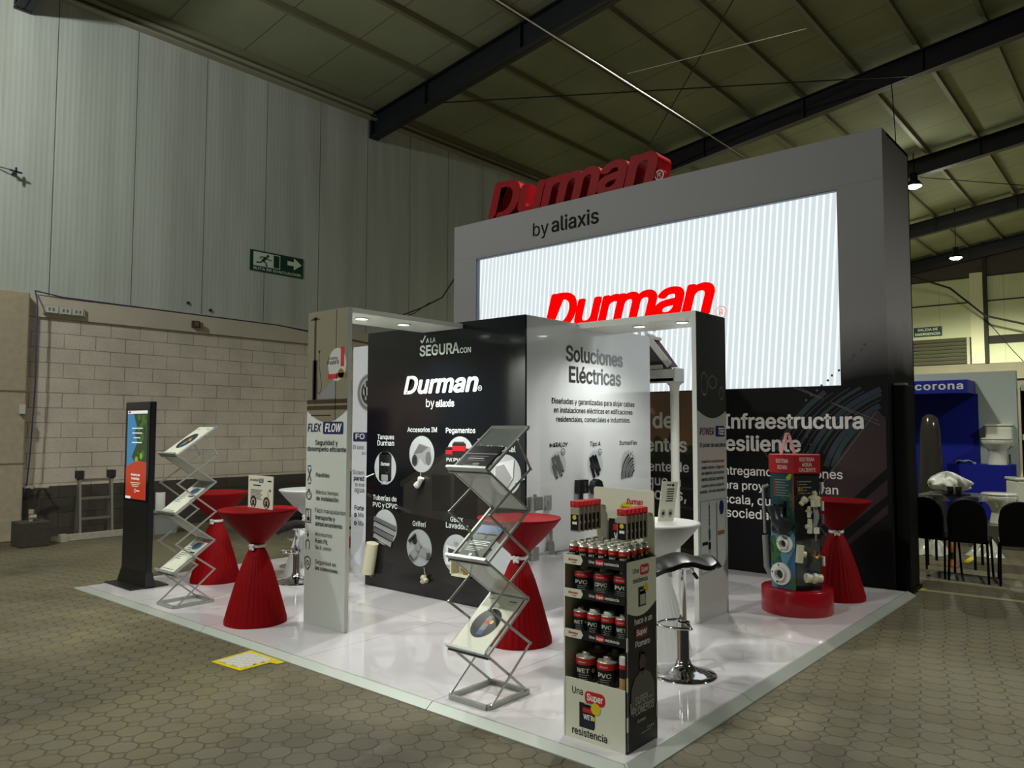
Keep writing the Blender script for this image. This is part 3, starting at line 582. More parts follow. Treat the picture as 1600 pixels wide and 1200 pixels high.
# samples fixed to the black front
cream = M('pvc_cream', (204, 202, 172), .35); white_pl = M('pvc_white', (222, 224, 216), .35); steel = M('steel_grey', (150, 152, 150), .35, .7); blackpl = M('plastic_black', (16, 17, 18), .4)
def bpart(name, mb, mt): return link(name, mb, mt, gb)
mb = MB(); mb.tube([(BX0-.05, 5.425, .425), (BX0-.05, 5.485, .155)], .055, 20); mb.tube([(BX0-.05, 5.45, .308), (BX0-.05, 5.453, .302)], .0565, 20); bpart('pipe_sample', mb, cream)
mb = MB(); mb.tube([(BX0-.003, 5.476, .155), (BX0-.03, 5.476, .13), (BX0-.012, 5.474, .115)], .004, 6); bpart('wire_hook', mb, steel)
mb = MB(); mb.tube([(BX0-.012, 4.85, 1.07), (BX0-.012, 4.845, 1.02)], .0025, 6); bpart('hanging_string', mb, white_pl)
mb = MB(); mb.tube([(BX0-.03, 4.825, 1.02), (BX0-.03, 4.845, .985), (BX0-.03, 4.87, .965)], .022, 14); mb.tube([(BX0-.03, 4.822, 1.027), (BX0-.03, 4.83, 1.008)], .028, 14); mb.tube([(BX0-.03, 4.86, .972), (BX0-.03, 4.882, .957)], .028, 14); bpart('elbow_sample', mb, white_pl)
mb = MB(); mb.tube([(BX0-.012, 4.80, .28), (BX0-.012, 4.785, .225)], .0025, 6); bpart('hanging_string', mb, white_pl)
mb = MB(); mb.tube([(BX0-.03, 4.80, .205), (BX0-.03, 4.745, .175)], .021, 14); mb.tube([(BX0-.03, 4.775, .19), (BX0-.03, 4.80, .16)], .02, 14); mb.tube([(BX0-.03, 4.76, .185), (BX0-.03, 4.765, .225)], .012, 12); bpart('valve_sample', mb, cream)
mb = MB()
y0, y1, z0, z1, d = 4.19, 4.405, .275, .43, .10
for b in ((y0, y1, z0, z0+.015), (y0, y1, z1-.015, z1), (y0, y0+.015, z0, z1), (y1-.015, y1, z0, z1)): mb.box(BX0-d, BX0, b[0], b[1], b[2], b[3])
mb.box(BX0-.01, BX0-.002, y0, y1, z0, z1); bb = bpart('outlet_box_sample', mb, cream)
mb = MB(); mb.tube([(BX0-.05, 4.28, .29), (BX0-.05, 4.28, .34)], .022, 12); mb.tube([(BX0-.09, 4.28, .335), (BX0-.02, 4.28, .335)], .014, 10); link('tap', mb, M('brass', (190, 150, 70), .3, .9), bb)
for (y, z) in ((5.525, 1.005), (3.764, 1.035)): mb = MB(); mb.tube([(BX0, y-.05, z+.03), (BX0-.05, y, z)], .005, 8); mb.lathe([(0, -.01), (.01, 0), (0, .01)], (BX0-.05, y, z), 10); bpart('peg', mb, white_pl)
mb = MB(); mb.tube([(BX0-.02, 3.80, .36), (BX0-.05, 3.79, .33), (BX0-.05, 3.80, .24), (BX0-.02, 3.82, .22)], .016, 12); bpart('elbow_sample', mb, white_pl)
# samples fixed to the white side
mb = MB(); mb.box(4.54, 4.65, BY0-.06, BY0-.001, .825, .925); mb.box(4.555, 4.635, BY0-.063, BY0-.06, .84, .91); mb.tube([(4.59, BY0-.03, .925), (4.59, BY0-.03, .945)], .014, 12); bpart('junction_box', mb, steel)
mb = MB(); mb.box(4.747, 4.812, BY0-.02, BY0-.001, .808, .926); mb.tube([(4.78, BY0-.02, .885), (4.78, BY0-.028, .885)], .02, 16); bpart('switch_plate', mb, M('zinc', (176, 178, 178), .4, .6))
mb = MB(); mb.tube([(4.796, BY0-.025, .72), (4.795, BY0-.025, .56)], .013, 12); mb.tube([(4.796, BY0-.025, .575), (4.795, BY0-.025, .555)], .02, 12); mb.box(4.77, 4.815, BY0-.045, BY0-.005, .47, .555); mb.tube([(4.613, BY0-.025, .49), (5.06, BY0-.025, .478)], .012, 12); mb.tube([(5.04, BY0-.025, .478), (5.085, BY0-.025, .477)], .018, 12); mb.tube([(4.84, BY0-.04, .468), (4.90, BY0-.04, .466)], .010, 10); bpart('conduit_sample', mb, steel)
mb = MB(); mb.box(4.545, 4.615, BY0-.05, BY0-.001, .45, .55); mb.tube([(4.58, BY0-.03, .56), (4.58, BY0-.03, .72)], .004, 8); bpart('conduit_box', mb, steel)
mb = MB(); mb.box(5.146, 5.272, BY0-.05, BY0-.001, .914, 1.025); bk = bpart('socket_box', mb, blackpl)
mb = MB(); mb.tube([(5.22, BY0-.05, .995), (5.22, BY0-.054, .995)], .02, 16); mb.tube([(5.22, BY0-.05, .945), (5.22, BY0-.054, .945)], .02, 16); link('knockout', mb, M('dark_grey', (52, 54, 56), .3), bk)
mb = MB(); mb.tube([(5.21, BY0-.02, .914), (5.21, BY0-.02, .70)], .014, 10); bpart('conduit_sample', mb, blackpl)
mb = MB(); mb.tube([(5.41, BY0-.001, .955), (5.41, BY0-.06, .955)], .068, 8); bpart('round_box', mb, blackpl)

# ------------------------------------------------------------------ arches
mcw = M('portal_white', (196, 202, 194), .25); mce = M('portal_edge', (226, 230, 222), .3); dl_e = M('downlight_glow', (255, 255, 240), .4, emit=(255, 255, 238), gain=6)
pt_w = [M('pt_white', (172, 176, 172), .25), M('photo_grey', (52, 54, 50), .25), M('navy', (28, 30, 82), .3), M('text_dark', (24, 26, 28), .5, spec=.15), M('text_white', (225, 228, 222), .4), M('photo_beige', (116, 112, 92), .3), M('photo_brown', (48, 38, 28), .3), M('photo_lite', (176, 178, 172), .3), M('print_red'), M('brass_print', (120, 96, 40), .3), M('text_purple', (92, 44, 84), .4), M('frame_grey', (120, 122, 122), .4)]
PW, PG, PN, PD, PTW, PB, PBR, PL_, PR, PBS, PPU, PF = range(12)
def downlight(par, x, y, z, w=1):
    mb = MB(); mb.lathe([(.052, 0), (.060, -.006), (.046, -.008), (.046, 0)], (x, y, z), 24); d = link('downlight', mb, mce, par)
    mb = MB(); mb.lathe([(0, -.003), (.046, -.004)], (x, y, z), 20); link('diffuser', mb, dl_e, d)
    lamp_light('downlight_beam', (x, y, z-.03), DOWNLIGHT_W*w, (1, .99, .93), .04, par, math.radians(150))
# left arch: column faces -x, canopy runs to the black front
ZB = 2.25
pl = thing('portal', 'white arch on the left with a shower photo and black text on its column', 'arch', (3.36, 4.6, PZ), 'lit arches of the booth')
x0, ya, yb = 3.346, 4.366, 4.842
mb = MB(); mb.box(x0, x0+.035, ya, yb, PZ, 2.297); link('column', mb, mcw, pl, bevel=.002)
mb = MB(); mb.box(x0+.035, 4.5, ya, yb, ZB+.012, 2.297); link('canopy', mb, mce, pl)
for x in (3.615, 4.03): downlight(pl, x, 4.56, ZB+.012)
mb = MB(); F = Face(mb, 'X', x0); F.lay = .0008
arc = [(yb-(yb-ya)*k/20, 1.57-.085*math.sin(PI*k/20)) for k in range(21)]
F.poly([(yb, 2.296), (ya, 2.296)]+arc[::-1], PB); F.up(.0004)
F.rect(yb, ya, 1.62, 1.65, PBR); F.rect(yb, ya, 1.575, 1.605, PBR); F.rect(4.765, 4.74, 1.65, 2.26, PBR); F.rect(4.78, 4.72, 1.65, 1.94, PBR); F.rect(4.765, 4.735, 1.66, 1.93, PB); F.poly([(4.82, 2.235), (4.69, 2.235), (4.72, 2.25), (4.78, 2.255)], PBR); F.rect(4.505, 4.497, 1.5, 2.29, PBR); F.stroke([(4.70, 2.0), (4.70, 1.9), (4.665, 1.75), (4.69, 1.69), (4.72, 1.71), (4.72, 1.8)], .006, PBR); F.disc(4.70, 2.0, .012, PBR); F.rect(4.79, 4.55, 1.53, 1.54, PBR); F.disc(4.74, 1.61, .012, PBS); F.poly([(4.73, 1.66), (4.51, 1.80), (4.5, 1.66)], PF)
F.up(); h, z, r = T_flex_c[0]; F.disc(h, z, .118, PL_, rx=.105); F.up(); F.rect(4.445, 4.405, 1.88, 2.02, PR); F.rect(4.59, 4.48, 1.795, 1.83, PR); F.disc(4.44, 1.83, .035, PBS); F.rect(4.49, 4.37, 1.80, 1.835, PBS)
F.rrect(4.64, 4.405, 1.402, 1.49, .012, PN); F.up()
for s_, h0, h1, z, st, cp in T_flex: F.text(s_, h0, h1, z, st, None if s_ not in ('FLEX', 'FLOW') else .058, PTW if s_ == 'FLOW' else PN if s_ == 'FLEX' else PD)
F.stroke([(4.815, 1.15), (4.775, 1.06)], .008, PD); F.stroke([(4.775, 1.15), (4.815, 1.06)], .008, PD); F.ring(4.795, 1.15, .024, .006, PD, 12, .4, 2.7); F.ring(4.795, 1.06, .024, .006, PD, 12, 3.5, 5.9)
F.ring(4.798, .955, .032, .007, PD); F.rect(4.808, 4.788, .99, 1.0, PD); F.stroke([(4.798, .955), (4.79, .972)], .006, PD)
for a, b in (((4.83, .855), (4.77, .855)), ((4.77, .855), (4.77, .76)), ((4.77, .76), (4.83, .76)), ((4.83, .76), (4.83, .855))): F.stroke([a, b], .006, PD)
F.disc(4.80, .785, .016, PD); F.stroke([(4.80, .79), (4.80, .84), (4.82, .85)], .006, PD)
F.stroke([(4.802, .70), (4.802, .665)], .007, PD); F.poly([(4.815, .675), (4.789, .675), (4.802, .65)], PD); F.ring(4.802, .61, .026, .008, PD, 16, 0, PI); F.stroke([(4.825, .61), (4.82, .565)], .007, PD); F.stroke([(4.779, .61), (4.784, .565)], .007, PD)
F.stroke([(4.80, .515), (4.765, .50), (4.768, .45), (4.80, .418), (4.832, .45), (4.835, .50), (4.80, .515)], .007, PD); F.ring(4.80, .468, .017, .006, PD)
link('lettering', mb, pt_w, pl)
# right arch: column faces -y, canopy runs to the white side
pr = thing('portal', 'white arch on the right with a dark photo and small text on its column', 'arch', (5.45, 2.65, PZ), 'lit arches of the booth')
xa, xb, yp = 5.19, 5.68, 2.638
mb = MB(); mb.box(xa, xb, yp, yp+.035, PZ, 2.32); link('column', mb, M('pt_white'), pr, bevel=.002)
mb = MB(); mb.box(xa-.004, xa, yp, yp+.035, PZ, 2.32); link('edge_strip', mb, mce, pr)
mb = MB(); mb.box(xa, xb, yp+.035, BY0-.001, ZB+.02, 2.32); link('canopy', mb, mce, pr)
for y in (3.22, 2.84): downlight(pr, 5.36, y, ZB+.02, .5)
mb = MB(); F = Face(mb, 'Y', yp); F.lay = .0008
arc = [(xa+(xb-xa)*k/20, 1.585-.06*math.sin(PI*k/20)) for k in range(21)]
F.poly([(xa, 2.319), (xb, 2.319)]+arc[::-1], PG); F.up(.0004); F.ring(5.31, 1.78, .09, .008, PF, rx=.6); F.ring(5.45, 1.8, .05, .006, PF, rx=1.4); F.ring(5.6, 1.72, .05, .006, PF, rx=.7); F.rect(5.28, 5.34, 1.70, 1.71, PF)
F.rrect(5.49, 5.645, 1.385, 1.468, .01, PN); F.up()
for s_, h0, h1, z, st, cp in T_pt: F.text(s_, h0+.012, h1, z, st, .052 if s_ in ('POWER', 'TEE') else None, PTW if s_ == 'TEE' else PPU if s_ == 'POWER' else PD)
for a, b in (((5.225, .91), (5.645, .91)), ((5.645, .91), (5.645, .40)), ((5.645, .40), (5.225, .38)), ((5.225, .38), (5.225, .91))): F.stroke([a, b], .005, PF)
F.rect(5.36, 5.375, .52, .89, PF); F.rect(5.348, 5.387, .55, .60, PD); F.rect(5.35, 5.385, .62, .70, PF); F.rect(5.48, 5.50, .42, .89, PF); F.rect(5.25, 5.34, .585, .61, PD); F.rect(5.50, 5.62, .64, .67, PBS); F.disc(5.575, .845, .055, PN, rx=.04);
for k in range(5): F.rect(5.355, 5.38, .73+.03*k, .745+.03*k, PF)
link('lettering', mb, pt_w, pr)
# tall panel behind the left arch
fp = thing('display_board', 'tall bright white panel behind the left arch with a washing machine photo', 'panel', (5.16, 6.1, PZ))
mb = MB(); mb.box(5.145, 5.18, 5.60, 6.62, PZ, 2.31); link('board', mb, M('panel_white', (226, 228, 234), .25), fp)
mb = MB(); F = Face(mb, 'X', 5.145); F.lay = .0008
F.disc(6.346, 1.82, .20, PL_); F.up(.0004); F.ring(6.346, 1.82, .185, .03, PF); F.disc(6.346, 1.82, .13, PG); F.up(.0004); F.disc(6.40, 1.83, .05, PL_); F.stroke([(6.42, 1.93), (6.40, 1.74)], .025, PL_); F.rrect(6.60, 5.9, 1.305, 1.40, .015, PN); F.up()
for s_, h0, h1, z, st, cp in T_forte: F.text(s_, h0, h1, z, st, .055 if s_ == 'FO' else None, PTW if s_ == 'FO' else PD)
for z in (.535, .45): F.disc(6.545, z, .022, PN); F.up(.0003); F.stroke([(6.553, z), (6.546, z-.008), (6.536, z+.01)], .005, PTW)
link('lettering', mb, pt_w, fp)
# porch roof sample with gutter and down pipe behind the block
gt = thing('rain_gutter_sample', 'white rain gutter and down pipe under a small roof edge behind the white panel', 'gutter', (6.7, 3.64, PZ))
mb = MB(); mb.tube([(6.7, 3.64, PZ), (6.7, 3.64, 1.80), ], .042, 20); mb.tube([(6.7, 3.64, 1.78), (6.7, 3.64, 1.86), (6.7, 3.64, 1.90)], [.042, .05, .085], 20); link('down_pipe', mb, white_pl, gt)
mb = MB(); mb.box(6.62, 6.78, 3.60, 4.6, 1.905, 1.935); mb.box(6.62, 6.64, 3.60, 4.6, 1.90, 2.02); mb.box(6.76, 6.78, 3.60, 4.6, 1.90, 2.02); mb.box(6.61, 6.79, 3.585, 3.605, 1.89, 2.03); link('gutter', mb, M('gutter_white', (205, 206, 200), .4), gt)
mb = MB(); mb.prism([(6.66, 3.71, 2.06), (6.66, 4.6, 2.06), (6.66, 4.6, 2.34), (6.66, 3.92, 2.34)], (.25, 0, 0)); link('gable_board', mb, M('soffit_dark', (44, 34, 32), .6), gt)
mb = MB(); mb.bar((6.66, 3.67, 2.06), (6.66, 3.925, 2.37), .06, .022, (1, 0, 0)); mb.box(6.64, 6.655, 3.74, 4.6, 2.03, 2.07); mb.box(6.645, 6.92, 3.9, 4.6, 2.34, 2.37); link('trim_boards', mb, M('gutter_white'), gt)
mb = MB(); mb.tube([(6.71, 4.3, PZ), (6.71, 4.3, 2.06)], .03, 12); mb.box(6.66, 6.95, 3.8, 4.6, 2.02, 2.06); link('support', mb, M('soffit_dark'), gt)
# ------------------------------------------------------------------ cocktail tables
red_c = M('red_spandex', (130, 2, 9), .62, spec=.12, noise=.10, nscale=60); white_c = M('white_spandex', (214, 216, 212), .6, spec=.3); rib_m = M('ribbon_white', (226, 222, 216), .5)
def make_table(mat, label, loc, seed):
    rr = random.Random(seed); ph = rr.random()*6
    t = thing('cocktail_table', label, 'table', loc, 'cocktail tables under stretch covers')
    mb = MB()
    def mod(a, r, z):
        if z < .56: w = (.56-z)/.56; return 1+(.028+.008*math.sin(5*a+ph))*math.sin(30*a+ph+1.2*math.sin(3*a))*min(1, .25+w*1.5)*min(1, z/.06)+.008*math.sin(7*a+ph)
        if z < .79: return 1+.012*math.sin(20*a+ph*2)*(.79-z)/.23
        return 1
    prof = [(.22, 0), (.217, .03), (.185, .14), (.15, .27), (.11, .40), (.075, .49), (.052, .535), (.046, .552), (.052, .568), (.100, .612), (.150, .660), (.200, .712), (.245, .762), (.274, .797), (.282, .807), (.280, .816), (.26, .818), (.12, .817), (0, .817)]
    mb.lathe(prof, (0, 0, 0), 104, mod); link('cover', mb, mat, t, world=False)
    mb = MB(); mb.lathe([(.056, -.012), (.061, 0), (.056, .012), (.048, 0), (.056, -.012)], (0, 0, .552), 24, lambda a, r, z: 1+.05*math.sin(5*a)); rb = link('ribbon', mb, rib_m, t, world=False)
    mb = MB(); c = Vector((-.055, -.028, .552))
    for dx, dz in ((.028, .012), (-.026, .010), (.02, -.03), (-.018, -.028)): mb.tube([c, c+Vector((-.008, dx*.6, dz*.6)), c+Vector((-.004, dx, dz))], [.008, .013, .006], 8)
    mb.lathe([(0, -.012), (.012, 0), (0, .012)], tuple(c), 10); link('bow', mb, rib_m, rb, world=False)
    return t
make_table(red_c, 'red covered cocktail table at the front left, carrying a product sign', (3.129, 5.119, PZ), 1)
make_table(red_c, 'red covered cocktail table behind the left brochure stand', (3.712, 6.771, PZ), 2)
make_table(red_c, 'red covered cocktail table in the middle before the black front', (3.985, 3.335, PZ), 3)
make_table(red_c, 'red covered cocktail table at the right beside the hexagonal product tower', (6.748, 2.165, PZ), 4)
make_table(white_c, 'white covered cocktail table behind the retail shelf and right bar stool', (4.368, 2.519, PZ), 5)
make_table(white_c, 'white covered cocktail table behind the left arch column', (4.478, 6.428, PZ), 6)
# sign boards on two tables
def fit_disc(F, h, z, r, rx=None):
    F.disc(h, z, r, 2, rx=rx); F.up(.0003); F.disc(h, z, r*.62, 3, rx=rx and rx*.62); F.rect(h-r*.3, h+r*.3, z-r*.95, z-r*.2, 3); F.up(.0003); F.disc(h, z+r*.05, r*.32, 2, rx=rx and rx*.32); F.up(.0003)
sgm = [M('card_white', (214, 216, 196), .5), M('text_dark'), M('disc_brown', (52, 42, 34), .4), M('disc_metal', (176, 172, 160), .4), M('navy')]
t = thing('table_sign', 'white product board with two round photos on the front red table', 'sign', (3.13, 5.09, PZ+.817))
mb = MB(); mb.box(3.13, 3.136, 4.93, 5.258, .855, 1.092); link('board', mb, sgm[0], t)
mb = MB(); F = Face(mb, 'X', 3.13); F.lay = .0006
F.text('POWER', 5.235, 5.12, 1.05, 'i', .017, 4); F.rrect(5.112, 5.055, 1.043, 1.073, .004, 4); F.up(.0003); F.text('TEE', 5.105, 5.062, 1.05, 'bi', .017, 0); F.rect(5.0, 4.95, 1.052, 1.062, 1); F.rect(5.19, 5.09, 1.018, 1.026, 1)
for k in range(7): F.rect(5.225, 5.07+.012*(k % 3), .986-.011*k, .990-.011*k, 1)
F.stroke([(5.0, .98), (5.0, .93)], .006, 3); F.stroke([(4.985, 1.0), (4.985, .93)], .006, 3); F.disc(4.965, .99, .01, 1)
fit_disc(F, 5.185, .90, .042); fit_disc(F, 5.01, .90, .042); link('lettering', mb, sgm, t)
mb = MB(); mb.box(3.136, 3.19, 5.05, 5.13, .853, .858); mb.obox((3.165, 5.09, .92), (.022, 0, .06), (0, .03, 0), (.003, 0, -.001)); link('stand', mb, sgm[0], t)
t = thing('table_sign', 'white product board with text leaning on the white table behind the retail shelf', 'sign', (4.36, 2.47, PZ+.817))
A_, B_, C_ = Vector((4.345, 2.49, .857)), Vector((4.43, 2.425, .857)), Vector((.03, -.02, .25))
mb = MB(); nrm = (B_-A_).cross(C_).normalized()*.003
mb.add([A_-nrm, B_-nrm, B_+C_-nrm, A_+C_-nrm, A_+nrm, B_+nrm, B_+C_+nrm, A_+C_+nrm], [(0, 1, 2, 3), (4, 7, 6, 5), (0, 4, 5, 1), (1, 5, 6, 2), (2, 6, 7, 3), (3, 7, 4, 0)]); link('board', mb, sgm[0], t)
mb = MB(); nn = (B_-A_).cross(C_).normalized(); nn = nn if nn.dot(Vector((-1, -1, 0))) > 0 else -nn
def on(u, v, d=.004): return A_+(B_-A_)*u+C_*v+nn*d
for k in range(6): mb.m = 1; mb.add([on(.35, .80-.06*k), on(.80, .80-.06*k), on(.80, .825-.06*k), on(.35, .825-.06*k)], [(0, 1, 2, 3)])
for u in (.28, .74): mb.m = 3; mb.add([on(u+.17*math.cos(2*PI*k/20), .2+.11*math.sin(2*PI*k/20)) for k in range(20)], [tuple(range(20))]); mb.m = 2; mb.add([on(u+.08*math.cos(2*PI*k/20), .2+.05*math.sin(2*PI*k/20), .005) for k in range(20)], [tuple(range(20))])
mb.m = 1; mb.add([on(.3, .9), on(.6, .9), on(.6, .93), on(.3, .93)], [(0, 1, 2, 3)]); mb.add([on(.7+.07*math.cos(2*PI*k/16), .91+.035*math.sin(2*PI*k/16)) for k in range(16)], [tuple(range(16))]); link('lettering', mb, sgm, t)
mb = MB(); mb.bar(A_+(B_-A_)*.5+C_*.6, A_+(B_-A_)*.5-nn*.05+Vector((0, 0, -.003)), .03, .004); link('strut', mb, sgm[0], t)

# ------------------------------------------------------------------ bar stools
chrome = M('chrome', (215, 216, 216), .07, 1.0); blk_l = M('black_vinyl', (8, 8, 9), .3, spec=.3)
def make_stool(label, loc, hz, rot):
    t = thing('bar_stool', label, 'stool', loc, 'adjustable bar stools'); t.rotation_euler = (0, 0, rot)
    mb = MB()
    def top(u, v):
        x = (u-.5)*.37; y = (v-.5)*.34; s = abs(u-.5)*2; e = (u-.5)*2
        z = hz+.045*e*abs(e)*abs(e)*(1 if e > 0 else -.25)+.018*math.cos(PI*e*1.3)-.02*(v-.5)**2*4
        if e > .82: z -= (e-.82)**2*1.4
        if e < -.6: z -= (-.6-e)**2*.35
        k = (1-max(0, s-.55)**2*1.6); return (x, y*k, z)
    mb.grid(top, 28, 12); o = link('seat', mb, blk_l, t, world=False, solid=.028); o.modifiers.new('round', 'BEVEL').width = .010; o.modifiers['round'].segments = 3
    mb = MB(); mb.lathe([(0, hz-.03), (.07, hz-.032), (.07, hz-.04), (.022, hz-.06), (.022, .30)], (0, 0, 0), 24); mb.lathe([(.032, .30), (.034, .295), (.034, .09), (.045, .075)], (0, 0, 0), 24); link('column', mb, chrome, t, world=False)
    mb = MB(); mb.lathe([(.04, .085), (.042, .07), (.055, .052), (.09, .034), (.14, .018), (.185, .008), (.19, 0), (.0, .0)], (0, 0, 0), 40); link('base', mb, chrome, t, world=False)
    mb = MB(); pts = [(.03, .0, .285)]+[(.02-.17*math.sin(PI*k/12), .115*math.cos(PI*k/12)*1.0, .285) for k in range(13)]+[(.03, 0, .285)]; mb.tube(pts, .009, 10); mb.tube([(0, 0, .27), (0, 0, .30)], .04, 20); link('footrest', mb, chrome, t, world=False)
    mb = MB(); mb.tube([(.02, .02, hz-.05), (.07, .07, hz-.07), (.10, .10, hz-.11)], .005, 8); lv_ = link('lever', mb, chrome, t, world=False)
    mb = MB(); mb.tube([(.09, .09, hz-.098), (.115, .115, hz-.13)], .011, 10); link('grip', mb, blk_l, lv_, world=False)
    return t
make_stool('black seated chrome bar stool right of the retail shelf', (4.073, 2.174, PZ), .655, math.radians(-48))
make_stool('black seated chrome bar stool half hidden behind the left arch column', (4.162, 6.141, PZ), .53, math.radians(-30))
make_stool('black seated chrome bar stool farthest back, behind the left white table', (4.653, 6.837, PZ), .53, math.radians(60))

# ------------------------------------------------------------------ zigzag brochure stands
alu = M('alu_frame', (160, 164, 157), .3, .45); acr = M('acrylic_grey', (206, 210, 204), .2, alpha=.62); acr2 = M('acrylic_clear', (150, 158, 150), .12, alpha=.22)
def make_rack(label, loc):
    t = thing('brochure_stand', label, 'stand', loc, 'zigzag brochure stands')
    D, Wd = .325, .26; L = [.012, .268, .498, .73, .968, .1935+.996, 1.415]     # levels above the deck
    y0, y1 = 0, Wd                                                                # y0 = right hand side seen from the front
    mb = MB()
    for y in (y0, y1): mb.bar((0, y, .012), (D, y, .012), .022, .024)
    for x in (0, D): mb.bar((x, y0, .012), (x, y1, .012), .022, .024)
    link('base_frame', mb, alu, t, world=False)
    P = lambda x, y, z: (x, y, z)
    for k in range(3):
        zf, zb = L[1+2*k], L[2+2*k]
        mb = MB(); mb.bar((0, y0, zf), (D, y0, zb), .014, .012); mb.bar((0, y1, zf), (D, y1, zb), .014, .012); mb.bar((D, y0, zb), (D, y1, zb), .02, .018)
        pk = link('pocket', mb, alu, t, world=False)
        mb = MB(); mb.obox((-.012, (y0+y1)/2, zf+.004), (0, Wd/2+.012, 0), (-.020, 0, .018), (.004, 0, .005)); mb.obox((.004, (y0+y1)/2, zf-.016), (0, Wd/2+.012, 0), (.014, 0, -.002), (0, 0, .003)); link('lip', mb, alu, pk, world=False)
        mb = MB(); a = Vector((.006, (y0+y1)/2, zf)); b = Vector((D-.004, (y0+y1)/2, zb)); mb.obox((a+b)/2, (b-a)/2, (0, Wd/2-.008, 0), Vector((-(zb-zf), 0, D)).normalized()*.0018); link('back_sheet', mb, acr2, pk, world=False)
        zb2 = L[2*k]
        mb = MB(); mb.bar((0, y0, zf), (D, y0, zb2), .010, .012); mb.bar((0, y1, zf), (D, y1, zb2), .010, .012); mb.bar((D, y0, zb2), (D, y1, zb2), .018, .014)
        lk = link('link_panel', mb, alu, t, world=False)
        if k > 0:
            mb = MB(); a = Vector((.01, (y0+y1)/2, zf-.01)); b = Vector((D-.01, (y0+y1)/2, zb2+.004)); mb.obox((a+b)/2, (b-a)/2, (0, Wd/2-.01, 0), Vector(((zf-zb2), 0, D)).normalized()*.0018); link('sheet', mb, acr, lk, world=False)
    for y, s in ((y0-.014, 'a'), (y1+.014, 'b')):
        mb = MB(); pts = [(.02, y, .02)]
        for k in range(1, 6): pts.append((D if k % 2 else 0, y, L[k]+.0))
        pts.append((.70*D, y, L[5]+.155))
        for a, b in zip(pts[:-1], pts[1:]): mb.bar(a, b, .004, .013)
        for p in pts: mb.tube([(p[0], y-.006, p[2]), (p[0], y+.006, p[2])], .008, 10)
        link('scissor_bar', mb, alu, t, world=False)
    return t, D, Wd, L
rkR, RD, RW, RL = make_rack('zigzag metal brochure stand standing by the front platform edge, before the middle red table', (2.915, 2.645, PZ))
rkL, _, _, _ = make_rack('zigzag metal brochure stand at the far left, between the screen totem and red tables', (2.92, 5.945, PZ))
bro = [M('card_white'), M('bro_black', (22, 24, 26), .3), M('bro_green', (34, 58, 30), .35), M('bro_blue', (48, 92, 130), .35), M('text_white'), M('print_red'), M('bro_grey', (120, 124, 122), .4), M('yellow_dot', (210, 190, 30), .4), M('text_dark')]
def brochure(loc, k, kind, label, wd=.21, oy=.025, ln=.30, th=.008):
    """a leaflet lying in pocket k of the stand at loc"""
    x0, y0, z0 = loc; zf, zb = RL[1+2*k], RL[2+2*k]
    U = Vector((RD, 0, zb-zf)); Ul = U.length; U.normalize(); N = Vector((-(zb-zf), 0, RD)).normalized()
    O = Vector((x0, y0+oy+wd, z0+zf))+N*.006+U*.006
    def q(u, v, d=0): return O+Vector((0, -1, 0))*u*wd+U*v*ln+N*(th+d)
    mb = MB(); mb.m = {'w': 0, 'o': 0, 'b': 1, 'g': 2}[kind]
    mb.obox(O+Vector((0, -wd/2, 0))+U*ln/2+N*th/2, (0, wd/2, 0), U*ln/2, N*th/2)
    def rect(a, b, c, d, m, lay=.0006): mb.m = m; mb.add([q(a, c, lay), q(b, c, lay), q(b, d, lay), q(a, d, lay)], [(0, 1, 2, 3)])
    def ell(u, v, ru, rv, m, lay=.0008): mb.m = m; mb.add([q(u+ru*math.cos(2*PI*i/28), v+rv*math.sin(2*PI*i/28), lay) for i in range(28)], [tuple(range(28))])
    def txt(s, a, b, v, m, st='m', lay=.001):
        vs, fs = text_mesh(s, st); xa = min(p[0] for p in vs); xb = max(p[0] for p in vs); kx = (b-a)/(xb-xa); mb.m = m
        mb.add([q(a+(p[0]-xa)*kx, v+p[1]*kx*wd/ln, lay+p[2]) for p in vs], fs)
    if kind == 'b':
        for i in range(3): rect(.2, .8-.1*(i % 2), .50-.09*i, .53-.09*i, 4 if i == 1 else 6)
        rect(.0, 1, .62, .66, 6); rect(.25, .75, .06, .12, 6); ell(.6, .18, .12, .05, 6)
    elif kind == 'g':
        rect(0, 1, .62, 1, 3); rect(0, 1, .70, .74, 2, .0008); ell(.3, .64, .3, .12, 2); ell(.75, .68, .25, .14, 2)
        for i in range(3): rect(.12, .88-.12*(i % 2), .48-.05*i, .505-.05*i, 4)
        for i in range(3): rect(.12, .8-.1*i, .30-.05*i, .315-.05*i, 4)
        rect(.42, .54, .05, .12, 4); rect(.78, .95, .93, .955, 4)
    elif kind == 'o':
        ell(.5, .47, .36, .27, 1); mb.m = 6; rect(.44, .60, .30, .56, 6, .0010); rect(.44, .60, .46, .52, 5, .0012); rect(.46, .58, .56, .60, 6, .0012); ell(.64, .50, .05, .035, 7, .0014); rect(.44, .60, .25, .34, 3, .0012)
        rect(.08, .26, .91, .92, 8); rect(.70, .92, .91, .925, 8)
    else:
        for i in range(7): rect(.1, .5-.05*(i % 3), .75-.06*i, .775-.06*i, 6)
        rect(.6, .95, .62, .66, 8); ell(.62, .85, .26, .12, 3); rect(.75, .9, .93, .96, 5); rect(.1, .9, .05, .07, 6)
    return tag(link('brochure', mb, bro), label, 'brochure', 'brochures in the zigzag stands')
brochure((2.915, 2.645, PZ), 2, 'b', 'dark brochure in the top pocket of the front brochure stand', .22, .02, .19)
brochure((2.915, 2.645, PZ), 1, 'g', 'green and blue brochure in the middle pocket of the front brochure stand', .17, .045, .24)
brochure((2.915, 2.645, PZ), 0, 'o', 'white leaflet with a round can photo in the lowest pocket of the front stand', .235, .018, .37)
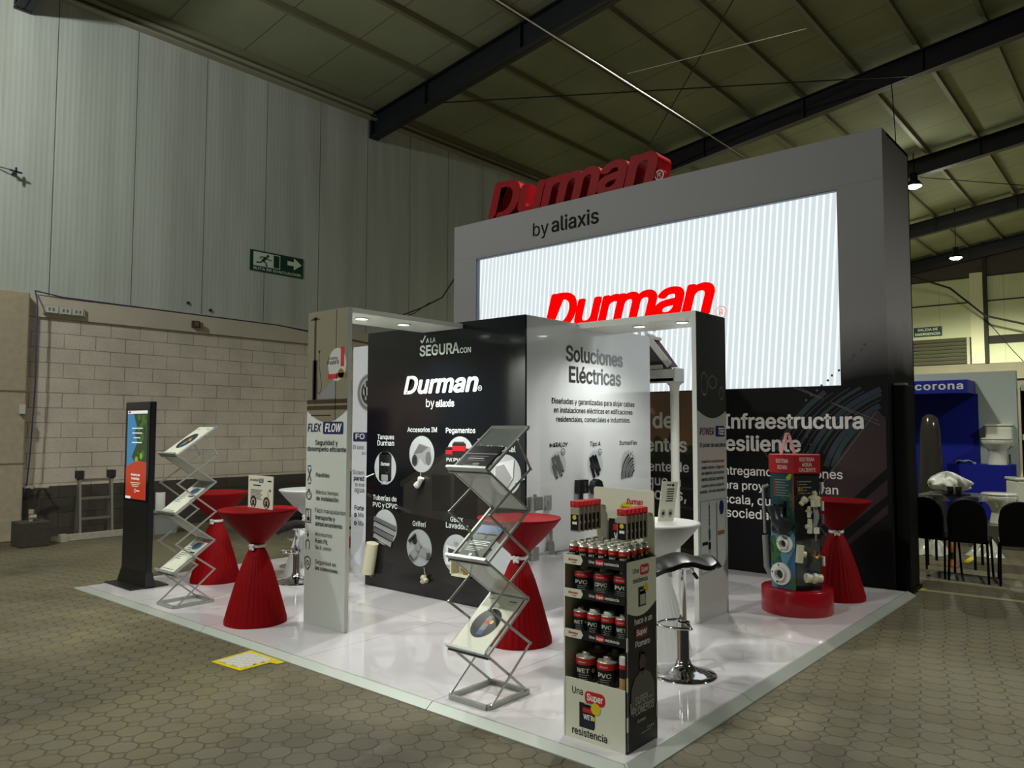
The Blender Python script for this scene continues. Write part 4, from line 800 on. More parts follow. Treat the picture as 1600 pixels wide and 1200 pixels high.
brochure((2.92, 5.945, PZ), 2, 'o', 'white leaflet with a dark oval photo in the top pocket of the left stand', .235, .012, .37)
brochure((2.92, 5.945, PZ), 1, 'w', 'white leaflet in the middle pocket of the left brochure stand', .22, .02, .30)
brochure((2.92, 5.945, PZ), 0, 'w', 'white leaflet in the lowest pocket of the left brochure stand', .22, .02, .34)

# ------------------------------------------------------------------ screen totem
kt = thing('screen_totem', 'tall black digital totem with a lit upright screen at the far left corner', 'screen', (3.16, 7.15, PZ))
kb = M('totem_black', (13, 13, 14), .35); 
mb = MB(); mb.prism([(3.0, 7.44, PZ), (2.99, 6.88, PZ), (3.33, 6.88, PZ), (3.34, 7.44, PZ)], (0, 0, .012)); link('base_plate', mb, kb, kt, bevel=.004)
mb = MB(); mb.add([(3.11, 7.43, .047), (3.11, 6.86, .047), (3.20, 6.86, .047), (3.20, 7.43, .047), (3.13, 7.395, .17), (3.13, 6.90, .17), (3.19, 6.90, .17), (3.19, 7.395, .17)], [(0, 1, 5, 4), (1, 2, 6, 5), (2, 3, 7, 6), (3, 0, 4, 7), (4, 5, 6, 7), (3, 2, 1, 0)]); link('foot', mb, kb, kt)
mb = MB(); mb.box(3.13, 3.185, 6.895, 7.395, .16, 1.68); link('body', mb, kb, kt, bevel=.006)
mb = MB(); mb.box(3.127, 3.131, 6.90, 7.39, .78, 1.672); link('glass', mb, M('glass_black', (10, 11, 12), .08), kt)
mb = MB(); F = Face(mb, 'X', 3.127); F.lay = .0006
y0, y1 = 7.345, 6.945
F.rect(y0, y1, .80, 1.60, 0); F.up(.0003)
F.rect(y0, y1, 1.572, 1.60, 1); F.up(.0002); F.poly([(7.22, 1.572), (7.15, 1.45), (7.20, 1.40), (7.13, 1.32), (7.24, 1.18), (7.18, 1.13), (7.0, 1.12), (y1, 1.14), (y1, 1.572)], 2)
for k in range(26):
    rr_ = random.Random(k); yy_ = 6.97+.15*rr_.random(); z_ = 1.16+.40*rr_.random(); F.up(.00003); F.disc(yy_, z_, .014+.018*rr_.random(), 3 if k % 3 else 4, 7)
F.up(.0002); F.disc(7.14, 1.15, .035, 5, 14); F.disc(7.05, 1.19, .03, 5, 14); F.up(.0002)
F.poly([(y0, .80), (y1, .80)]+[(y1+(y0-y1)*k/14, 1.135+.03*math.sin(PI*k/14)-.05*k/14) for k in range(15)], 6); F.up(.0003)
for k, (s_, w) in enumerate((('Avancemos hacia', .11), ('un futuro lleno', .10), ('de vida y', .07), ('bienestar', .10))): F.rect(7.14+w, 7.14-w, 1.435-.043*k, 1.444-.043*k, 1)
F.text('Hacemos que', 7.24, 7.06, 1.01, 'b', None, 1); F.text('la vida fluya', 7.23, 7.07, .975, 'b', None, 1)
for k in range(3): F.rect(7.25-.02*k, 7.05+.02*k, .945-.016*k, .950-.016*k, 1)
F.ring(7.15, .875, .018, .004, 1, 14); F.rect(7.13, 7.06, .872, .88, 1); F.rect(7.33, 7.28, 1.578, 1.594, 6); F.rect(y0, 7.24, .80, .822, 1)
def em(nm, c, g=.55): return M(nm, (8, 8, 8), .15, emit=c, gain=g)
link('screen', mb, [em('scr_blue', (64, 150, 205)), em('scr_white', (235, 240, 235), .8), em('scr_green', (44, 78, 34)), em('scr_green2', (70, 120, 40)), em('scr_green3', (28, 56, 26)), em('scr_lime', (150, 190, 40)), em('scr_red', (214, 66, 34))], kt)
# ------------------------------------------------------------------ cardboard retail shelf with cans
RX0, RX1, RY0, RY1 = 2.92, 3.18, 1.832, 2.172
cw = M('carton_white', (206, 208, 186), .55); cbk = M('carton_black', (18, 19, 18), .45); cred = M('label_red', (188, 34, 34), .4); cyel = M('label_yellow', (206, 186, 40), .45); cgr = M('can_metal', (190, 190, 176), .3, .5); cbl = M('can_black', (20, 21, 20), .35); cblue = M('can_blue', (26, 34, 52), .35); tw = M('text_white'); td = M('text_dark')
rs = thing('retail_shelf', 'white and black cardboard shelf of glue cans at the front corner of the platform', 'shelf', (3.05, 2.0, PZ))
mb = MB(); mb.box(RX0, RX1, RY0, RY0+.008, PZ, .858); link('side_panel', mb, cbk, rs)
mb = MB(); mb.box(RX0, RX1, RY1-.008, RY1, PZ, .862); link('side_panel', mb, cw, rs)
mb = MB(); mb.box(RX1-.008, RX1, RY0+.008, RY1-.008, PZ, .84); link('back_panel', mb, cbk, rs)
mb = MB(); mb.box(RX0+.002, RX0+.010, RY0+.008, RY1-.008, PZ, .302); link('front_panel', mb, cw, rs)
SH = [.282, .506, .688, .838]
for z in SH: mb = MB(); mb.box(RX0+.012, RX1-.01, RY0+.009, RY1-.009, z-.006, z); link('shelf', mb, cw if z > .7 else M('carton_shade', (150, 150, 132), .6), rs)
for z0, z1 in ((.486, .524), (.668, .708), (.818, .862)):
    mb = MB(); mb.box(RX0-.002, RX0+.006, RY0+.004, RY1-.004, z0, z1); s_ = link('shelf_strip', mb, cbk, rs)
    mb = MB(); F = Face(mb, 'X', RX0-.002); F.lay = .0006
    F.poly([(RY1-.004, z0), (RY1-.10, z0), (RY1-.112, (z0+z1)/2), (RY1-.10, z1), (RY1-.004, z1)], 0); F.up(.0003)
    F.text('Durman', RY1-.03, RY1-.083, z0+.017, 'L', None, 1); F.rect(RY1-.05, RY1-.075, z0+.008, z0+.011, 3)
    zc = (z0+z1)/2-.006; F.text('Una', RY1-.145, RY1-.175, zc, 'm', .013, 2); F.rrect(RY1-.180, RY1-.226, zc-.006, zc+.019, .007, 1); F.up(.0003); F.text('Super', RY1-.184, RY1-.222, zc, 'b', .013, 2); F.text('resistencia', RY1-.23, RY1-.305, zc, 'm', .013, 2)
    link('lettering', mb, [cw, cred, tw, td], s_)
mb = MB(); F = Face(mb, 'X', RX0+.002); F.lay = .0006
F.text('Una', 2.125, 2.065, .237, 'm', .030, 3); F.rrect(2.055, 1.945, .205, .262, .022, 1); F.up(.0003); F.text('Super', 2.043, 1.957, .222, 'b', .030, 2)
F.rect(2.085, 2.005, .095, .205, 4); F.up(.0003); F.rrect(2.065, 2.0, .10, .20, .01, 5); F.rect(2.058, 2.01, .195, .208, 6); F.up(.0003); F.rect(2.065, 2.0, .165, .185, 1); F.text('WET', 2.062, 2.012, .135, 'b', .022, 2); F.rect(2.062, 2.005, .102, .128, 8); F.up(.0003); F.disc(1.995, .19, .026, 7); F.disc(2.008, .145, .010, 7)
F.text('resistencia', 2.125, 1.935, .058, 'm', .032, 3)
link('lettering', mb, [cw, cred, tw, td, cbk, cbl, cgr, cyel, cblue], rs)
mb = MB(); F = Face(mb, 'Y', RY0); F.lay = .0006
F.poly([(RX0+.006, .855), (RX1-.002, .855)]+[(RX1-.002-(RX1-RX0-.008)*k/16, .655-.035*math.sin(PI*k/16)-.02*k/16) for k in range(17)], 0); F.up(.0003)
F.text('Una', 2.975, 3.025, .80, 'm', .022, 3); F.rrect(3.035, 3.115, .785, .832, .016, 1); F.up(.0003); F.text('Super', 3.043, 3.107, .80, 'b', .022, 2); F.text('resistencia', 2.975, 3.10, .757, 'm', .022, 3)
F.rect(3.02, 3.085, .648, .735, 4); F.up(.0003); F.rect(3.035, 3.08, .655, .72, 6); F.rect(3.035, 3.08, .70, .715, 1); F.disc(3.085, .725, .02, 7)
F.up(); F.text('hace a un', 2.985, 3.135, .575, 'm', .026, 2); F.rrect(2.99, 3.10, .512, .557, .012, 9); F.up(.0003); F.text('Super', 3.0, 3.09, .525, 'b', .025, 2); F.text('Plomero', 2.99, 3.115, .475, 'm', .026, 2)
F.poly([(2.95, .20), (2.955, .30), (2.985, .345), (3.03, .365), (3.07, .365), (3.12, .34), (3.15, .29), (3.155, .20)], 10); F.up(.0003); F.disc(3.05, .405, .042, 11, rx=.028); F.rect(3.036, 3.064, .35, .375, 11); F.poly([(3.024, .42), (3.03, .448), (3.05, .456), (3.07, .448), (3.076, .42), (3.06, .437), (3.04, .437)], 4)
F.up(.0006); F.text('SUPER', 2.985, 3.09, .228, 'b', .034, 12); F.text('PLOMEROS', 2.965, 3.145, .185, 'b', .034, 12); F.stroke([(2.947, .245), (2.95, .20), (2.96, .195), (2.965, .225)], .006, 12); F.rect(3.095, 3.135, .236, .240, 12)
F.text('Durman', 2.998, 3.07, .148, 'L', None, 12); F.rect(3.03, 3.12, .094, .097, 12)
for k in range(4): F.disc(3.09+.016*k, .108, .005, 12, 10)
F.rect(RX0+.001, RX0+.004, .05, .84, 0)
link('lettering', mb, [cw, cred, tw, td, cbk, cbl, cgr, cyel, cblue, M('print_maroon', (100, 24, 26), .45), M('print_shirt', (84, 82, 74), .5), M('print_skin', (70, 52, 40), .5), M('print_dim', (150, 150, 140), .5)], rs)
mb = MB()
for x in (RX0+.003, RX1-.006):
    for z in (.16, .33, .50): mb.box(x-.004, x+.006, RY0-.003, RY0, z-.03, z+.03)
link('tabs', mb, cw, rs)
# header card with product picture and pegs
HX = 3.172
mb = MB(); pts = []
for cx, cz, st in ((RY1-.012, 1.146, 0), (RY0+.016, 1.141, PI/2)): pts += [(HX, cx+.012*math.cos(st+PI/2*k/5) if st == 0 else cx+.012*math.cos(st+PI/2*k/5), cz+.012*math.sin(st+PI/2*k/5)) for k in range(6)]
pts = [(HX, RY1, .79)]+pts+[(HX, RY0+.004, .79)]
mb.prism(pts, (.006, 0, 0)); hd = link('header_card', mb, cw, rs)
mb = MB(); F = Face(mb, 'X', HX); F.lay = .0006
F.text('Durman', 1.985, 1.895, 1.085, 'L', .026, 1); F.rect(1.945, 1.90, 1.072, 1.076, 3); F.disc(1.985, 1.05, .042, 7); F.up(.0003)
F.text('Super', 2.012, 1.965, 1.062, 'b', None, 3); F.rect(2.085, 1.96, .845, 1.01, 4); F.up(.0003); F.rrect(2.06, 1.965, .85, .99, .01, 5); F.rect(2.05, 1.98, .99, 1.012, 6); F.up(.0003); F.rect(2.06, 1.965, .955, .985, 1); F.text('WET', 2.055, 1.975, .91, 'b', .034, 2); F.disc(1.975, .90, .014, 7); F.rect(2.05, 1.98, .885, .895, 2); F.rect(2.06, 1.965, .85, .875, 8)
link('lettering', mb, [cw, cred, tw, td, cbk, cbl, cgr, cyel, cblue], hd)
for yy_, z in ((2.137, 1.085), (1.878, 1.065)): mb = MB(); mb.tube([(HX, yy_, z), (HX-.22, yy_, z+.0), (HX-.225, yy_, z+.008)], .0025, 6); link('peg_hook', mb, cgr, rs)
def pack(loc, label):
    t = thing('glue_pack', label, 'pack', loc, 'blister packs hanging from the shelf header')
    mb = MB(); mb.box(-.006, .006, -.026, .026, -.125, -.012); link('card', mb, M('pack_grey', (150, 142, 126), .5), t, world=False, bevel=.003)
    mb = MB(); mb.box(-.007, .007, -.026, .026, -.012, .018); link('red_header', mb, cred, t, world=False, bevel=.003)
    mb = MB(); mb.m = 0; mb.box(-.0072, -.006, -.022, .022, -.118, -.045); mb.m = 1; mb.tube([(-.0074, 0, -.058), (-.0078, 0, -.058)], .011, 14); mb.m = 2; mb.box(-.0076, -.0072, -.014, .012, -.09, -.078); link('label', mb, [cbl, cyel, tw], t, world=False)
    return t
ordn = ['foremost', 'second', 'third', 'fourth', 'fifth', 'sixth', 'rearmost']
for side, (yy_, z, n_) in (('left', (2.137, 1.085, 6)), ('right', (1.878, 1.065, 6))):
    for k in range(n_): pack((HX-.205+.034*k, yy_, z), '%s red topped pack on the %s peg of the retail shelf' % (ordn[k], side))
def can(loc, label, r, h, style, grp, rot=0):
    t = thing('glue_can', label, 'can', loc, grp); t.rotation_euler = (0, 0, rot); TOP, BOT = (.70, .48) if style == 'small' else (.80, .60)
    mb = MB(); mb.lathe([(r*.97, 0), (r, .003), (r, h*TOP)], (0, 0, 0), 26); mb.m = 1; mb.lathe([(r*.985, h*TOP), (r*1.0, h*(TOP+.01)), (r*.96, h*(TOP+.05)), (r*.6, h*.87), (0, h*.87)], (0, 0, 0), 26); link('can_body', mb, [cbl if style != 'grey' else M('can_grey', (58, 56, 52), .4), cgr], t, world=False)
    mb = MB(); mb.lathe([(r*1.006, h*BOT), (r*1.006, h*TOP)], (0, 0, 0), 26); link('red_band', mb, cred, t, world=False)
    mb = MB(); capm = {'white': M('cap_white', (206, 206, 196), .4)}.get(style, cgr); cr = r*(.66 if style == 'white' else .62 if style == 'small' else .42); mb.lathe([(cr, h*.85), (cr, h*.97), (cr*.9, h), (0, h)], (0, 0, 0), 20); link('cap', mb, capm, t, world=False)
    mb = MB(); word_ = {'pvc': 'PVC', 'grey': 'CPVC', 'white': 'PVC'}.get(style, 'WET'); vs, fs = text_mesh(word_, 'b'); xa = min(p[0] for p in vs); xb = max(p[0] for p in vs); kx = 1.35*r/(xb-xa)
    mb.m = 0; mb.add([(-(r*1.012+p[2])*math.cos(a), (r*1.012+p[2])*math.sin(a), h*(BOT-.26)+p[1]*h*.28) for p in vs for a in [-((p[0]-xa)*kx-.78*r)/r]], fs)
    if h > .05:
        vs, fs = text_mesh('Durman', 'L'); xa = min(p[0] for p in vs); xb = max(p[0] for p in vs); kx = .8*r/(xb-xa)
        mb.add([(-(r*1.014+p[2])*math.cos(a), (r*1.014+p[2])*math.sin(a), h*(BOT+.075)+p[1]*h*.09) for p in vs for a in [-((p[0]-xa)*kx-.55*r)/r]], fs)
    mb.m = 1
    if style in ('wet', 'small'): mb.add([(-(r*1.013)*math.cos(a+.2*math.cos(2*PI*k/12)), (r*1.013)*math.sin(a+.2*math.cos(2*PI*k/12)), h*.42+.2*r*math.sin(2*PI*k/12)) for a in [-.95] for k in range(12)], [tuple(range(12))])
    for k, w in enumerate((.7, .55, .6)): mb.m = 0; z = h*(.26-.07*k); mb.add([(-(r*1.012)*math.cos(a), (r*1.012)*math.sin(a), zz_) for zz_ in (z, z+.012*h) for a in (.5, .25, 0, -.25, -.5+(.7-w))], [(0, 1, 6, 5), (1, 2, 7, 6), (2, 3, 8, 7), (3, 4, 9, 8)])
    link('label_print', mb, [M('label_white', (196, 200, 186), .5), cyel], t, world=False)
    return t
c0 = None
rowl = ['front', 'second', 'third', 'back']; colw = ['leftmost', 'second from left', 'third from left', 'third from right', 'second from right', 'rightmost']
for i in range(4):
    for j in range(6):
        loc = (RX0+.038+.058*i, RY1-.034-.0545*j, SH[3]); lab = 'small red banded glue can in the shelf tray, %s row, %s' % (rowl[i], colw[j]); rz = .25+.25*math.sin(i*3+j*1.7)
        if c0 is None: c0 = can(loc, lab, .0245, .083, 'small', 'small cans in the top tray'); c0.rotation_euler = (0, 0, rz)
        else: dup(c0, loc, lab, rz)
for j, (st, lab) in enumerate((('pvc', 'large glue can on the top inner shelf, at its left end'), ('grey', 'large grey glue can marked CPVC in the middle of the top inner shelf'), ('pvc', 'large glue can on the top inner shelf, at its right end'))): can((RX0+.075, 2.105-.108*j, SH[2]), lab, .047, .115, st, 'cans on the inner shelves', .3)
for j, (st, lab) in enumerate((('wet', 'glue can at the left end of the middle inner shelf'), ('white', 'white capped glue can marked PVC on the middle inner shelf'), ('green', 'white capped glue can with green print on the middle inner shelf'), ('wet', 'glue can at the right end of the middle inner shelf'))): can((RX0+.06, 2.115-.077*j, SH[1]), lab, .036, .112, 'white' if st == 'green' else st, 'cans on the inner shelves', .3)
for j, (st, lab) in enumerate((('wet', 'large glue can with yellow dot at the left of the lowest inner shelf'), ('pvc', 'large glue can marked PVC in the middle of the lowest inner shelf'))): can((RX0+.075, 2.095-.118*j, SH[0]), lab, .05, .132, st, 'cans on the inner shelves', .3)
for j in range(3): can((RX0+.185, 2.105-.10*j, SH[0]), 'dark glue can in the rear row of the lowest shelf, %s' % ['behind the yellow dotted can', 'behind the PVC can', 'behind the white capped bottle'][j], .044, .135, 'pvc', 'cans on the inner shelves', .25)
t = thing('cleaner_bottle', 'tall white capped bottle with tan label on the lowest shelf', 'bottle', (RX0+.06, 1.874, SH[0]))
mb = MB(); mb.lathe([(.028, 0), (.029, .003), (.029, .105)], (RX0+.06, 1.874, SH[0]), 24); link('bottle_body', mb, M('tan_label', (176, 138, 84), .45), t)
mb = MB(); mb.lathe([(.0295, .06), (.0295, .105)], (RX0+.06, 1.874, SH[0]), 24); link('dark_band', mb, cbl, t)
mb = MB(); mb.lathe([(.0298, .10), (.0298, .118)], (RX0+.06, 1.874, SH[0]), 24); link('red_band', mb, cred, t)
mb = MB(); mb.lathe([(.029, .118), (.029, .145), (.024, .158), (0, .163)], (RX0+.06, 1.874, SH[0]), 24); link('cap', mb, M('cap_white'), t)

# ------------------------------------------------------------------ hexagonal product towers on red drums
drum_m = M('drum_red', (150, 14, 28), .22); hdr_m = M('tower_header', (168, 24, 34), .4)
def make_tower(cx, cy, label, full, ang0):
    t = thing('product_tower', label, 'display', (cx, cy, PZ), 'product towers on red drums')
    R_, zb, zt = .205, .222, 1.246
    mb = MB(); mb.lathe([(.262, PZ), (.265, PZ+.006), (.265, zb-.006), (.260, zb), (0, zb)], (cx, cy, 0), 56); link('drum', mb, drum_m, t)
    V = [(cx+R_*math.cos(ang0+PI/3*k), cy+R_*math.sin(ang0+PI/3*k)) for k in range(6)]
    mb = MB(); mb.prism([(x, y, zb) for x, y in V], (0, 0, 1.11-zb)); link('column', mb, cbk, t)
    mb = MB(); V2 = [(cx+(R_+.012)*math.cos(ang0+PI/3*k), cy+(R_+.012)*math.sin(ang0+PI/3*k)) for k in range(6)]; mb.prism([(x, y, 1.106) for x, y in V2], (0, 0, .14)); hdr = link('header', mb, hdr_m, t)
    def face(k, off=0, Vx=V):
        a, b = Vector((*Vx[k % 6], 0)), Vector((*Vx[(k+1) % 6], 0)); U = b-a; n_ = Vector((U.y, -U.x, 0)).normalized()
        if n_.dot(a-Vector((cx, cy, 0))) < 0: n_ = -n_
        return lambda u, z, d=0: (a+U*u+n_*(.001+off+d)).to_tuple()[:2]+(z,)
    return t, hdr, V, V2, face
cx, cy = 6.075, 2.255
a0 = math.atan2(2.187-cy, 5.874-cx)
tt, hdr, V, V2, face = make_tower(cx, cy, 'hexagonal product tower with pipe fittings on a red drum, beside the right red table', True, a0)
def ftext(mb, fc, s_, u0, u1, z, cap, m, st='b', d=.0008):
    vs, fs = text_mesh(s_, st); xa = min(p[0] for p in vs); xb = max(p[0] for p in vs); mb.m = m
    mb.add([fc(u0+(p[0]-xa)/(xb-xa)*(u1-u0), z+p[1]*cap/cap_h(st), d+p[2]) for p in vs], fs)
# face 0 runs from the near corner to the right; face 5 ends at the near corner from the left
fR, fL, fRR = face(0), face(5), face(1); hR, hL = face(0, 0, V2), face(5, 0, V2)
def fpoly(mb, fc, pts, m, d=.0005): mb.m = m; mb.add([fc(u, z, d) for u, z in pts], [tuple(range(len(pts)))])
mb = MB(); ftext(mb, hL, 'SISTEMA', .30, .80, 1.185, .030, 0); ftext(mb, hL, 'SCH80', .36, .74, 1.137, .030, 0); ftext(mb, hR, 'SISTEMA', .2, .78, 1.20, .028, 0); ftext(mb, hR, 'AGUA', .3, .68, 1.16, .028, 0); ftext(mb, hR, 'CALIENTE', .18, .82, 1.12, .028, 0)
link('header_text', mb, M('header_text_white', (214, 196, 184), .5), hdr)
tp = [M('water_teal', (34, 74, 74), .3), M('water_blue', (92, 140, 158), .3), M('leaf_print', (54, 104, 40), .4), M('tank_print', (74, 76, 76), .4), M('pool_blue', (60, 104, 136), .3), M('text_dim', (120, 124, 120), .5), M('print_red'), M('lime_print', (140, 190, 30), .4), M('grey_print', (40, 44, 46), .4)]
mb = MB(); z0 = .225
fpoly(mb, fL, [(0, z0), (1, z0), (1, 1.105), (0, 1.105)], 0)
fpoly(mb, fL, [(0, z0), (1, z0), (1, .62), (.8, .70), (.5, .78), (0, .80)], 1, .0008); fpoly(mb, fL, [(.2, z0), (1, z0), (1, .55), (.6, .40)], 4, .0011)
rq = random.Random(4)
for k in range(46): u, z = rq.uniform(0, .38), rq.uniform(.40, .60); r_ = .02+.02*rq.random(); fpoly(mb, fL, [(u+5*r_*rq.uniform(.3, .8)*math.cos(2*PI*i/6)*.7, z+r_*math.sin(2*PI*i/6)) for i in range(6)], 2 if k % 3 else 0, .0014+.00003*k)
for k in range(16): u, z = rq.uniform(.72, .98), rq.uniform(z0+.01, .32); fpoly(mb, fL, [(u+.05*math.cos(2*PI*i/6), z+.02*math.sin(2*PI*i/6)) for i in range(6)], 2, .0014+.00003*k)
for k in range(30): u, z = rq.uniform(.45, .98), rq.uniform(.80, .96); fpoly(mb, fL, [(u+.06*math.cos(2*PI*i/6), z+.02*math.sin(2*PI*i/6)) for i in range(6)], 2 if k % 2 else 0, .0008+.00003*k)
fpoly(mb, fL, [(.66, 1.07), (.8, 1.10), (.92, 1.10), (.86, 1.06), (.75, 1.05)], 7, .002); fpoly(mb, fL, [(.93, .8), (.99, .85), (.99, 1.10), (.95, 1.10)], 6, .002)
for k in range(7): u0 = .28 if k % 3 else .24; fpoly(mb, fL, [(.22, 1.05-.02*k), (.78-.12*(k % 2), 1.05-.02*k), (.78-.12*(k % 2), 1.058-.02*k), (.22, 1.058-.02*k)], 5, .0024)
fpoly(mb, fL, [(.17, .93), (.2, .93), (.2, 1.06), (.17, 1.06)], 6, .0024)
for k in range(9): fpoly(mb, fL, [(.93-.04*k, .50-.022*k+.03), (.99-.04*k, .49-.022*k+.03), (.99-.04*k, .50-.022*k+.03), (.93-.04*k, .51-.022*k+.03)], 0, .0024)
fpoly(mb, fR, [(.02, .26), (.98, .26), (.98, .60), (.85, .615), (.5, .62), (.15, .61), (.02, .59)], 3); fpoly(mb, fR, [(.02, .59), (.15, .61), (.5, .62), (.98, .61), (.5, .605)], 8, .0008)
for k in range(5): fpoly(mb, fR, [(.17, 1.04-.022*k), (.68-.18*(k % 2), 1.04-.022*k), (.68-.18*(k % 2), 1.048-.022*k), (.17, 1.048-.022*k)], 5, .0008)
fpoly(mb, fR, [(.11, .94), (.14, .94), (.14, 1.055), (.11, 1.055)], 6, .0008)
mb.m = 8
for k in range(14): a_, b_ = math.radians(190+12*k), math.radians(202+12*k); mb.add([fR(.72+.28*math.cos(a_), .98+.09*math.sin(a_), .0008), fR(.72+.28*math.cos(b_), .98+.09*math.sin(b_), .0008), fR(.72+.20*math.cos(b_), .98+.07*math.sin(b_), .0008), fR(.72+.20*math.cos(a_), .98+.07*math.sin(a_), .0008)], [(0, 1, 2, 3)])
link('lettering', mb, tp, tt)
mb = MB(); hc = Vector((cx-.06, cy+.03, 1.246)); 
for s_ in (-1, 1): mb.bar(hc+Vector((.0, .055*s_, 0)), hc+Vector((.0, .008*s_, .165)), .022, .006, (1, 0, 0))
mb.box(hc.x-.012, hc.x+.012, hc.y-.012, hc.y+.012, 1.40, 1.415); link('strap_handle', mb, M('strap_pink', (206, 150, 150), .5), tt)
pvcw = M('pvc_white'); pvcc = M('pvc_cream'); pvck = M('fitting_dark', (34, 38, 44), .35)
def V3(fc, u, z, d): return Vector(fc(u, z, d))
def flange(u, z, r):
    c = V3(fL, u, z, 0); n_ = (V3(fL, u, z, 1)-c); ax = (V3(fL, u+.1, z, 0)-c).normalized(); mb = MB()
    mb.turned(c, n_, [(r, 0), (r, .016), (r*.97, .019), (r*.64, .019), (r*.60, .042), (r*.57, .045), (r*.44, .045), (r*.42, .042), (r*.38, .012), (0, .012)], 36); fl = link('flange', mb, pvcw, tt)
    mb = MB()
    for k in range(5): a_ = 2*PI*k/5+.5; p = c+ax*r*.80*math.cos(a_)+Vector((0, 0, 1))*r*.80*math.sin(a_); mb.tube([p+n_*.0185, p+n_*.019], r*.10, 10)
    mb.tube([c+n_*.0125, c+n_*.0135], r*.37, 24); link('holes', mb, M('hole_dark', (40, 42, 44), .6), fl)
flange(.42, .335, .085); flange(.60, .57, .068)
def fit(name, fc, pts, r, mt, caps=True, parent=tt):
    mb = MB()
    for seg, rr_ in zip(pts, r): mb.tube([V3(fc, *p) for p in seg], rr_, 18)
    return link(name, mb, mt, parent)
fit('elbow_fitting', fL, [[(.38, .84, .045), (.42, .79, .05), (.52, .745, .06), (.66, .72, .065), (.80, .715, .075)], [(.33, .855, .045), (.38, .82, .045)], [(.70, .72, .068), (.88, .70, .08)]], [.055, .062, .062], pvck)
fit('coupling_fitting', fL, [[(.25, .68, .035), (.58, .68, .035)]], [.038], pvck); fit('cap_fitting', fL, [[(.48, .87, .02), (.68, .868, .02)]], [.026], pvck); fit('cap_fitting', fL, [[(.08, .83, .02), (.25, .835, .02)]], [.03], pvck)
fit('tee_fitting', fR, [[(.06, .44, .03), (.12, .57, .03)], [(.10, .51, .03), (.30, .50, .03)]], [.028, .024], pvcc)
fit('tee_fitting', fR, [[(.52, .655, .02), (.55, .765, .02)], [(.53, .71, .02), (.38, .705, .02)]], [.019, .017], pvcc)
fit('cross_fitting', fR, [[(.42, .83, .02), (.60, .81, .02)], [(.51, .775, .02), (.53, .86, .02)]], [.015, .015], pvcc)
fit('adapter_fitting', fR, [[(.28, .90, .03), (.38, .92, .03)], [(.16, .875, .03), (.28, .90, .03)]], [.027, .02], pvcc)
fit('valve_fitting', fR, [[(.18, .97, .02), (.20, 1.005, .02)]], [.018], M('brass')); fit('valve_fitting', fR, [[(.72, .97, .02), (.78, .945, .02)]], [.016], pvcc)
vb = fit('ball_valve', fR, [[(.32, .325, .035), (.92, .32, .035)], [(.56, .325, .035), (.68, .323, .035)], [(.30, .325, .035), (.42, .325, .035)]], [.03, .042, .036], pvcc)
mb = MB(); mb.bar(V3(fR, .42, .375, .035), V3(fR, .80, .365, .035), .03, .012); link('valve_handle', mb, M('handle_blue', (24, 34, 92), .4), vb)
fit('brass_tap', fR, [[(.68, .49, .01), (.78, .47, .03), (.86, .50, .04)], [(.72, .485, .02), (.70, .53, .02)]], [.012, .007], M('brass'))
fit('trap_fitting', fR, [[(.62, .94, .03), (.72, .90, .035), (.82, .93, .03)], [(.72, .91, .035), (.74, .86, .035)]], [.034, .036], pvcc)
mb = MB()
for k in range(9): u0 = .66+.018*k; mb.tube([V3(fR, u0, .865, .03), V3(fR, u0+.05*math.sin(k*2), .78, .045), V3(fR, u0-.02, .70+.01*(k % 3), .03)], .0045, 6)
link('hose_bundle', mb, M('hose_clear', (150, 152, 150), .15), tt)
fit('nut_fitting', fR, [[(.76, .655, .03), (.76, .70, .03)]], [.022], pvcw); fit('stem_fitting', fR, [[(.76, .60, .02), (.76, .655, .025)]], [.008], steel)
for z in (.965, .82, .72, .40): fit('side_fitting', fRR, [[(.25, z, .012), (.25, z+.07, .012)]], [.018], pvcw if z != .72 else steel)
fB = face(4)
mb = MB(); pts = [(V3(fB, .5, 1.0, .02)), V3(fB, .5, .98, .06), V3(fB, .45, .62, .05), V3(fB, .4, .60, .05), V3(fB, .45, .36, .04), V3(fB, .5, .30, .01)]; mb.tube(pts[:3], .014, 10); mb.tube(pts[3:], .026, 14); link('side_pipe', mb, M('pipe_grey', (122, 126, 124), .4), tt)
mb = MB(); a_ = V3(fB, .35, .95, .03); mb.obox(a_, (.0, .035, 0), (.01, 0, .0), (0, 0, .05)); link('side_label_box', mb, M('box_dark', (40, 42, 42), .4), tt)
t2 = thing('product_drum', 'red drum carrying a low white box, glimpsed behind the left arch', 'display', (5.80, 7.62, PZ))
mb = MB(); mb.lathe([(.225, PZ), (.228, PZ+.006), (.228, .146), (.223, .152), (0, .152)], (5.80, 7.62, 0), 48); link('drum', mb, drum_m, t2)
mb = MB(); mb.box(5.66, 5.94, 7.48, 7.76, .152, .36); link('box', mb, M('card_white'), t2, bevel=.004)
mb = MB(); mb.tube([(5.659, 7.62, .26), (5.655, 7.62, .26)], .018, 14); mb.tube([(5.8, 7.479, .26), (5.8, 7.475, .26)], .018, 14); link('knob', mb, cbk, t2)
